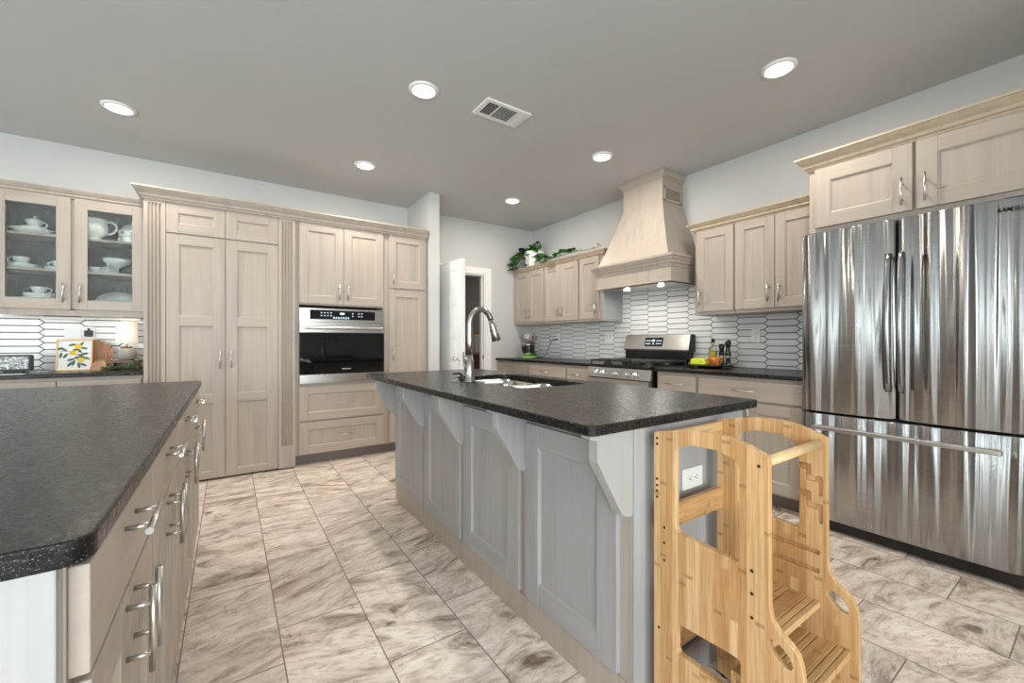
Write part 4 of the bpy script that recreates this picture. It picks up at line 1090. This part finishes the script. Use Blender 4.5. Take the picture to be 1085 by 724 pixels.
for (y, z) in [(.768, .855), (.768, .838), (.768, .735), (.768, .716), (.768, .70), (.768, .682), (.744, .60), (.744, .555), (.744, .505), (.5, .585), (.5, .530), (.5, .472), (.484, .842), (.762, .30)]:
    for sp, xx in ((sl, XA), (sr, XB+TH)):
        s_ = -1 if xx == XA else 1
        MB().lathe([(.0042, 0), (.0042, s_*.0006), (.0030, s_*.0008), (.0022, s_*.0002), (0, s_*.0002)], axis='x', seg=12).build('bolt', M['bolt'], sp, loc=(xx, y, z))
x0, x1 = XA+TH, XB
MB().tube([(x0-.001, .482, .848), (x1+.001, .482, .848)], .0125, 18).build('front_rail', M['bam_edge'], e)
for z0, z1 in ((.822, .868), (.575, .645), (.20, .262)):
    MB().box(x0, x1, .760, .776, z0, z1).build('back_rail', M['bam_rail'], e, bevel=.002)
def step(ya, yb_, z, name):
    b = MB(); t = .018; n = 3; g = [ya+.012, ya+.030, ya+.075, ya+.093]
    cur = ya
    for gg in g: b.box(x0, x1, cur, gg, z-t, z); b.box(x0, x1, gg, gg+.004, z-t, z-.003); cur = gg+.004
    b.box(x0, x1, cur, yb_, z-t, z); return b.build(name, M['bam_step'], e, bevel=.001)
step(.478, .74, .402, 'platform'); step(.408, .560, .300, 'step')
MB().box(x0, x1, .545, .561, .14, .282).build('step_riser', M['bam_rail'], e, bevel=.002)
for sp, xx in ((sl, XA), (sr, XB+TH)):
    for y in (.76, .41): MB().lathe([(0, -.001), (.012, -.001), (.012, .004), (0, .004)], seg=12).build('foot', M['rubber'], sp, loc=(xx+(.009 if xx == XA else -.009), y if y < .7 else .755, .001))

# ------------------------------------------------------------------ ceiling lamps and vent
li = [(1.022, 1.12)] and [(-.621, 3.855, 'recessed ceiling light above the left island and glass cabinet'), (1.022, 2.49, 'recessed ceiling light left of the air vent, over the island'),
      (2.655, 1.12, 'recessed ceiling light nearest the refrigerator'), (1.022, 3.853, 'recessed ceiling light before the oven cabinet'),
      (2.660, 2.515, 'recessed ceiling light in front of the range hood'), (2.657, 3.88, 'recessed ceiling light before the open door, over the far corner')]
for x, y, lab in li:
    e = thing('ceiling_light', lab, 'light', (x, y, ZC), 0, 'recessed ceiling lights')
    MB().lathe([(.093, 0), (.093, -.004), (.088, -.010), (.072, -.014), (.068, -.008), (.068, 0)], seg=36).build('trim_ring', M['white'], e)
    MB().lathe([(.068, -.006), (.060, -.014), (.035, -.019), (0, -.020)], seg=36).build('diffuser', M['lampwhite'], e)
    area_light('lamp_glow', (0, 0, -.024), (0, 0, 0), .13, .13, LAMP_POWER, (1, .91, .78), 'DISK', e)
e = thing('air_vent', 'white rectangular ceiling air vent with louvres', 'vent', (1.577, 2.432, ZC))
b = MB(); w, h = .178, .105
b.box(-w, w, -h, -h+.028, -.010, 0).box(-w, w, h-.028, h, -.010, 0).box(-w, -w+.03, -h+.028, h-.028, -.010, 0).box(w-.03, w, -h+.028, h-.028, -.010, 0)
fr = b.build('frame', M['white'], e)
MB().box(-w+.02, w-.02, -h+.02, h-.02, -.002, -.0005).build('backing', M['dark'], e)
for i in range(11):
    yy = -h+.036+i*.0135; b = MB()
    b.hexa([(-.055, yy+.006, -.003), (.085, yy+.006, -.003), (.085, yy+.008, -.003), (-.055, yy+.008, -.003), (-.055, yy, -.010), (.085, yy, -.010), (.085, yy+.002, -.010), (-.055, yy+.002, -.010)])
    b.build('louvre', M['white'], e)
for sd, xa in ((-1, -.142), (1, .092)):
    for i in range(6):
        xx = xa+i*.0140; b = MB()
        b.hexa([(xx, -h+.03, -.003), (xx+.002, -h+.03, -.003), (xx+.002, h-.03, -.003), (xx, h-.03, -.003), (xx+sd*.005, -h+.03, -.010), (xx+.002+sd*.005, -h+.03, -.010), (xx+.002+sd*.005, h-.03, -.010), (xx+sd*.005, h-.03, -.010)])
        b.build('louvre', M['white'], e)
MB().box(-.062, -.056, -h+.02, h-.02, -.011, -.002).box(.086, .092, -h+.02, h-.02, -.011, -.002).build('divider', M['white'], e)

# ------------------------------------------------------------------ stand mixer
e = thing('stand_mixer', 'green-based stand mixer with steel bowl in the counter corner', 'mixer', (3.36, 4.49, .915), math.radians(180+32))
# local: +x is the front of the mixer
b = MB(); b.loft([[(x, y, 0) for x, y in rrect(-.15, .15, -.095, .095, .08)], [(x, y, .022) for x, y in rrect(-.15, .15, -.095, .095, .08)], [(x*.92, y*.9, .034) for x, y in rrect(-.15, .15, -.095, .095, .08)]], 0, True); b.build('base', M['green'], e)
b = MB(); b.loft([[(x-.10, y, .03) for x, y in rrect(-.05, .05, -.055, .055, .04)], [(x-.105, y, .12) for x, y in rrect(-.036, .036, -.04, .04, .03)], [(x-.10, y, .22) for x, y in rrect(-.042, .042, -.042, .042, .03)]], 0, True); b.build('column', M['silvergrey'] if 'silvergrey' in M else M['nickel'], e)
b = MB(); hp = [(-.155, .0), (-.15, .03), (-.13, .050), (-.06, .062), (.03, .062), (.10, .055), (.14, .040), (.148, .0)]
b.lathe([(max(r, 0), x) for x, r in hp], (0, 0, .275), 24, axis='x'); hd = b.build('head', M['greyclay'], e)
MB().lathe([(0, .146), (.022, .146), (.022, .156), (0, .158)], (0, 0, .275), 16, axis='x').build('hub_cap', M['chrome'], hd)
MB().lathe([(0, 0), (.012, 0), (.012, .016), (0, .018)], (0, 0, 0), 12, axis='y').build('knob', M['blackmat'], hd, loc=(.06, .058, .285))
MB().lathe([(0, 0), (.055, 0), (.05, .012), (.07, .03), (.098, .08), (.108, .14), (.112, .145), (.108, .146), (.094, .08), (.06, .03), (0, .02)], (.06, 0, .036), 28).build('bowl', M['chrome'], e)
MB().tube([(.06, 0, .22), (.06, 0, .14)], .012, 10).build('beater_shaft', M['chrome'], hd)
o = MB().tube([(3.47, 4.55, .935), (3.53, 4.57, .921), (3.59, 4.58, .921), (3.62, 4.54, .925), (3.628, 4.48, .955), (3.628, 4.43, 1.03), (3.626, 4.39, 1.10), (3.62, 4.34, 1.15), (3.615, 4.28, 1.170), (3.62, 4.238, 1.167)], .0035, 8).build('power_cord', M['cord'])
adopt(o, e)
b = MB().box(-.012, .012, -.03, 0, -.010, .010); adopt(b.build('plug', M['cord'], loc=(XR-TF-.008, 4.235, 1.167), rot=(0, 0, -R90), bevel=.003), e)

# ------------------------------------------------------------------ tray with oil, butter dish, mills and pot
tx, ty = 3.42, 1.985
o = MB(); o.lathe([(0, 0), (.09, 0), (.10, .010), (.182, .016), (.192, .026), (.186, .027), (.175, .021), (0, .019)], seg=40)
o = o.build('tray', M['black'], loc=(tx, ty, .915)); tag(o, 'round black turntable tray right of the range', 'tray'); TZ = .915+.0216
e = thing('oil_bottle', 'square glass bottle of golden olive oil with dark pourer', 'bottle', (3.47, 1.985, TZ), .3)
b = MB(); L = []
for hw_, z, r in ((.029, 0, .008), (.031, .006, .010), (.031, .125, .010), (.027, .145, .012), (.013, .172, .0125), (.012, .20, .0115)): L.append([(x, y, z) for x, y in rrect(-hw_, hw_, -hw_, hw_, min(r, hw_*.95), 5)])
b.loft(L, 0, True); b.build('glass', M['bottleglass'], e)
b = MB(); L = []
for hw_, z, r in ((.028, .004, .007), (.0300, .008, .009), (.0300, .122, .009)): L.append([(x, y, z) for x, y in rrect(-hw_, hw_, -hw_, hw_, r, 5)])
b.loft(L, 0, True); b.build('oil', M['oil'], e)
MB().lathe([(0, .195), (.014, .195), (.016, .20), (.015, .225), (0, .228)], seg=14).build('stopper', M['blackmat'], e)
MB().tube([(0, 0, .225), (0, .004, .25), (-.003, .012, .268)], .0035, 8).build('spout', M['nickel'], e)
e = thing('butter_dish', 'lime yellow covered butter dish on the round black tray', 'dish', (3.385, 2.055, TZ), math.radians(80))
MB().loft([[(x*s, y*s, z) for x, y in rrect(-.095, .095, -.05, .05, .03)] for s, z in ((.85, 0), (1, .010), (1.02, .014))], 0).build('plate', M['lime'], e, bevel=.002)
MB().loft([[(x*s, y*s, z) for x, y in rrect(-.078, .078, -.038, .038, .018)] for s, z in ((1, .0142), (.97, .045), (.85, .056))], 0).build('cover', M['lime'], e, bevel=.004)
MB().lathe([(0, 0), (.008, 0), (.006, .006), (.010, .012), (0, .017)], seg=12).build('knob', M['lime'], e, loc=(0, 0, .0555))
e = thing('pottery_jar', 'orange glazed pottery jar with swirls at the tray front', 'jar', (3.36, 1.90, TZ))
MB().lathe([(0, 0), (.034, 0), (.040, .012), (.049, .05), (.050, .070), (.046, .072), (.043, .055), (0, .03)], seg=26).build('bowl', M['clay'], e)
MB().tube([(-.01+.0*math.cos(t), .046+.022*math.sin(t), .04+.018*math.cos(t)) for t in [math.pi*i/8 for i in range(9)]], .006, 8).build('handle', M['clay'], e)
def mill(x, y, h, label):
    e = thing('spice_mill', label, 'mill', (x, y, TZ), 0, 'black mills on the round tray')
    MB().lathe([(0, 0), (.023, 0), (.023, .004), (.020, .05), (.021, .085), (0, .086)], seg=18).build('jar', M['bottleglass'], e)
    MB().lathe([(0, .001), (.017, .003), (.016, .06), (0, .062)], seg=14).build('contents', M['soil'], e)
    MB().lathe([(0, .085), (.022, .085), (.023, .10), (.018, .13), (.016, h-.06), (.024, h-.03), (.024, h-.006), (0, h)], seg=18).build('grinder_top', M['black'], e)
mill(3.50, 1.925, .185, 'shorter black-topped mill between oil bottle and tall mill'); mill(3.49, 1.865, .215, 'taller black-topped mill at the right of the tray')

# ------------------------------------------------------------------ trailing plant on the corner cabinets
e = thing('potted_plant', 'trailing green pothos in a white pot on the corner wall cabinets', 'plant', (3.46, 4.52, 2.091))
lathe_obj('pot', [(0, 0), (.10, 0), (.105, .008), (.135, .20), (.142, .255), (.142, .27), (.134, .27), (.128, .24), (0, .235)], M['ceramic'], e, seg=32)
MB().lathe([(0, .238), (.127, .240), (0, .242)], seg=20).build('soil', M['soil'], e)
rr = random.Random(11); lv = MB(); st = MB()
def vine(pts, n, Lr, dark=.3, side_=(-1, 0, .3)):
    st.tube(pts, .003, 6)
    P = [Vector(p) for p in pts]
    for i in range(n):
        t = (i+.5)/n*(len(P)-1); k = min(int(t), len(P)-2); p = P[k].lerp(P[k+1], t-k)
        d = Vector((rr.uniform(-1, .1), rr.uniform(-1, 1), rr.uniform(-.4, .7)))+Vector(side_)*.4
        L = rr.uniform(*Lr); d.normalize(); pp = p+d*L*.35
        st.tube([p, pp], .0015, 5)
        leafmesh(lv, pp, d, (rr.uniform(-.6, 0), rr.uniform(-.3, .3), 1), L, L*.8, 1 if rr.random() < dark else 0)
vine([(0, .03, .24), (-.06, .06, .29), (-.14, .10, .24), (-.16, .15, .14), (-.165, .2, .06)], 32, (.075, .115), .3)
vine([(0, 0, .24), (-.05, -.02, .29), (-.13, -.04, .24), (-.15, -.05, .14), (-.15, -.06, .06)], 7, (.06, .095), .3)
vine([(0, 0, .24), (.0, -.1, .29), (-.06, -.2, .14), (-.12, -.3, .085), (-.13, -.5, .085), (-.125, -.7, .09), (-.13, -.88, .095), (-.12, -1.0, .095)], 60, (.065, .105), .2)
vine([(0, 0, .24), (.0, .05, .30), (.01, -.06, .34), (.0, -.14, .36)], 16, (.06, .09), .9, (0, -.5, .4))
vine([(0, .05, .24), (-.02, .12, .29), (-.06, .2, .22), (-.12, .25, .14), (-.16, .27, .03)], 34, (.075, .11), .4)
vine([(-.12, -1.0, .095), (-.11, -1.1, .09), (-.10, -1.25, .085), (-.10, -1.34, .10)], 4, (.03, .05), 1.0)
lv.v = [(min(x, .18), min(y, .288), z) for x, y, z in lv.v]; st.v = [(min(x, .18), min(y, .288), z) for x, y, z in st.v]
lv.build('leaves', [M['leaf'], M['leafdark']], e); st.build('vines', M['stem'], e)

# ------------------------------------------------------------------ things in the room beyond the door
e = thing('sideboard', 'dark brown wooden sideboard in the room beyond the doorway', 'sideboard', (3.44, 6.6, 0))
MB().box(-.35, .35, -.2, .2, .08, .88).build('body', M['walnut'], e, bevel=.004)
MB().box(-.38, .38, -.22, .22, .88, .905).build('top', M['walnut'], e, bevel=.004)
for sx in (-.3, .3):
    for sy in (-.16, .16): MB().box(sx-.025, sx+.025, sy-.025, sy+.025, 0, .08).build('leg', M['walnut'], e)
for sx in (-.17, .17): MB().box(sx-.155, sx+.155, -.215, -.2, .12, .84).build('door', M['walnut'], e, bevel=.003)
e = thing('framed_print', 'cream and gold framed print standing on the sideboard beyond the doorway', 'picture', (3.66, 6.58, .905))
b = MB(); b.box(-.16, .16, -.01, .01, 0, .03).box(-.16, .16, -.01, .01, .37, .40).box(-.16, -.13, -.01, .01, .03, .37).box(.13, .16, -.01, .01, .03, .37).box(-.012, .012, -.01, .01, .03, .37)
b.build('frame', M['gold'], e); MB().box(-.13, .13, -.004, .006, .03, .37).build('print', M['paper'], e)
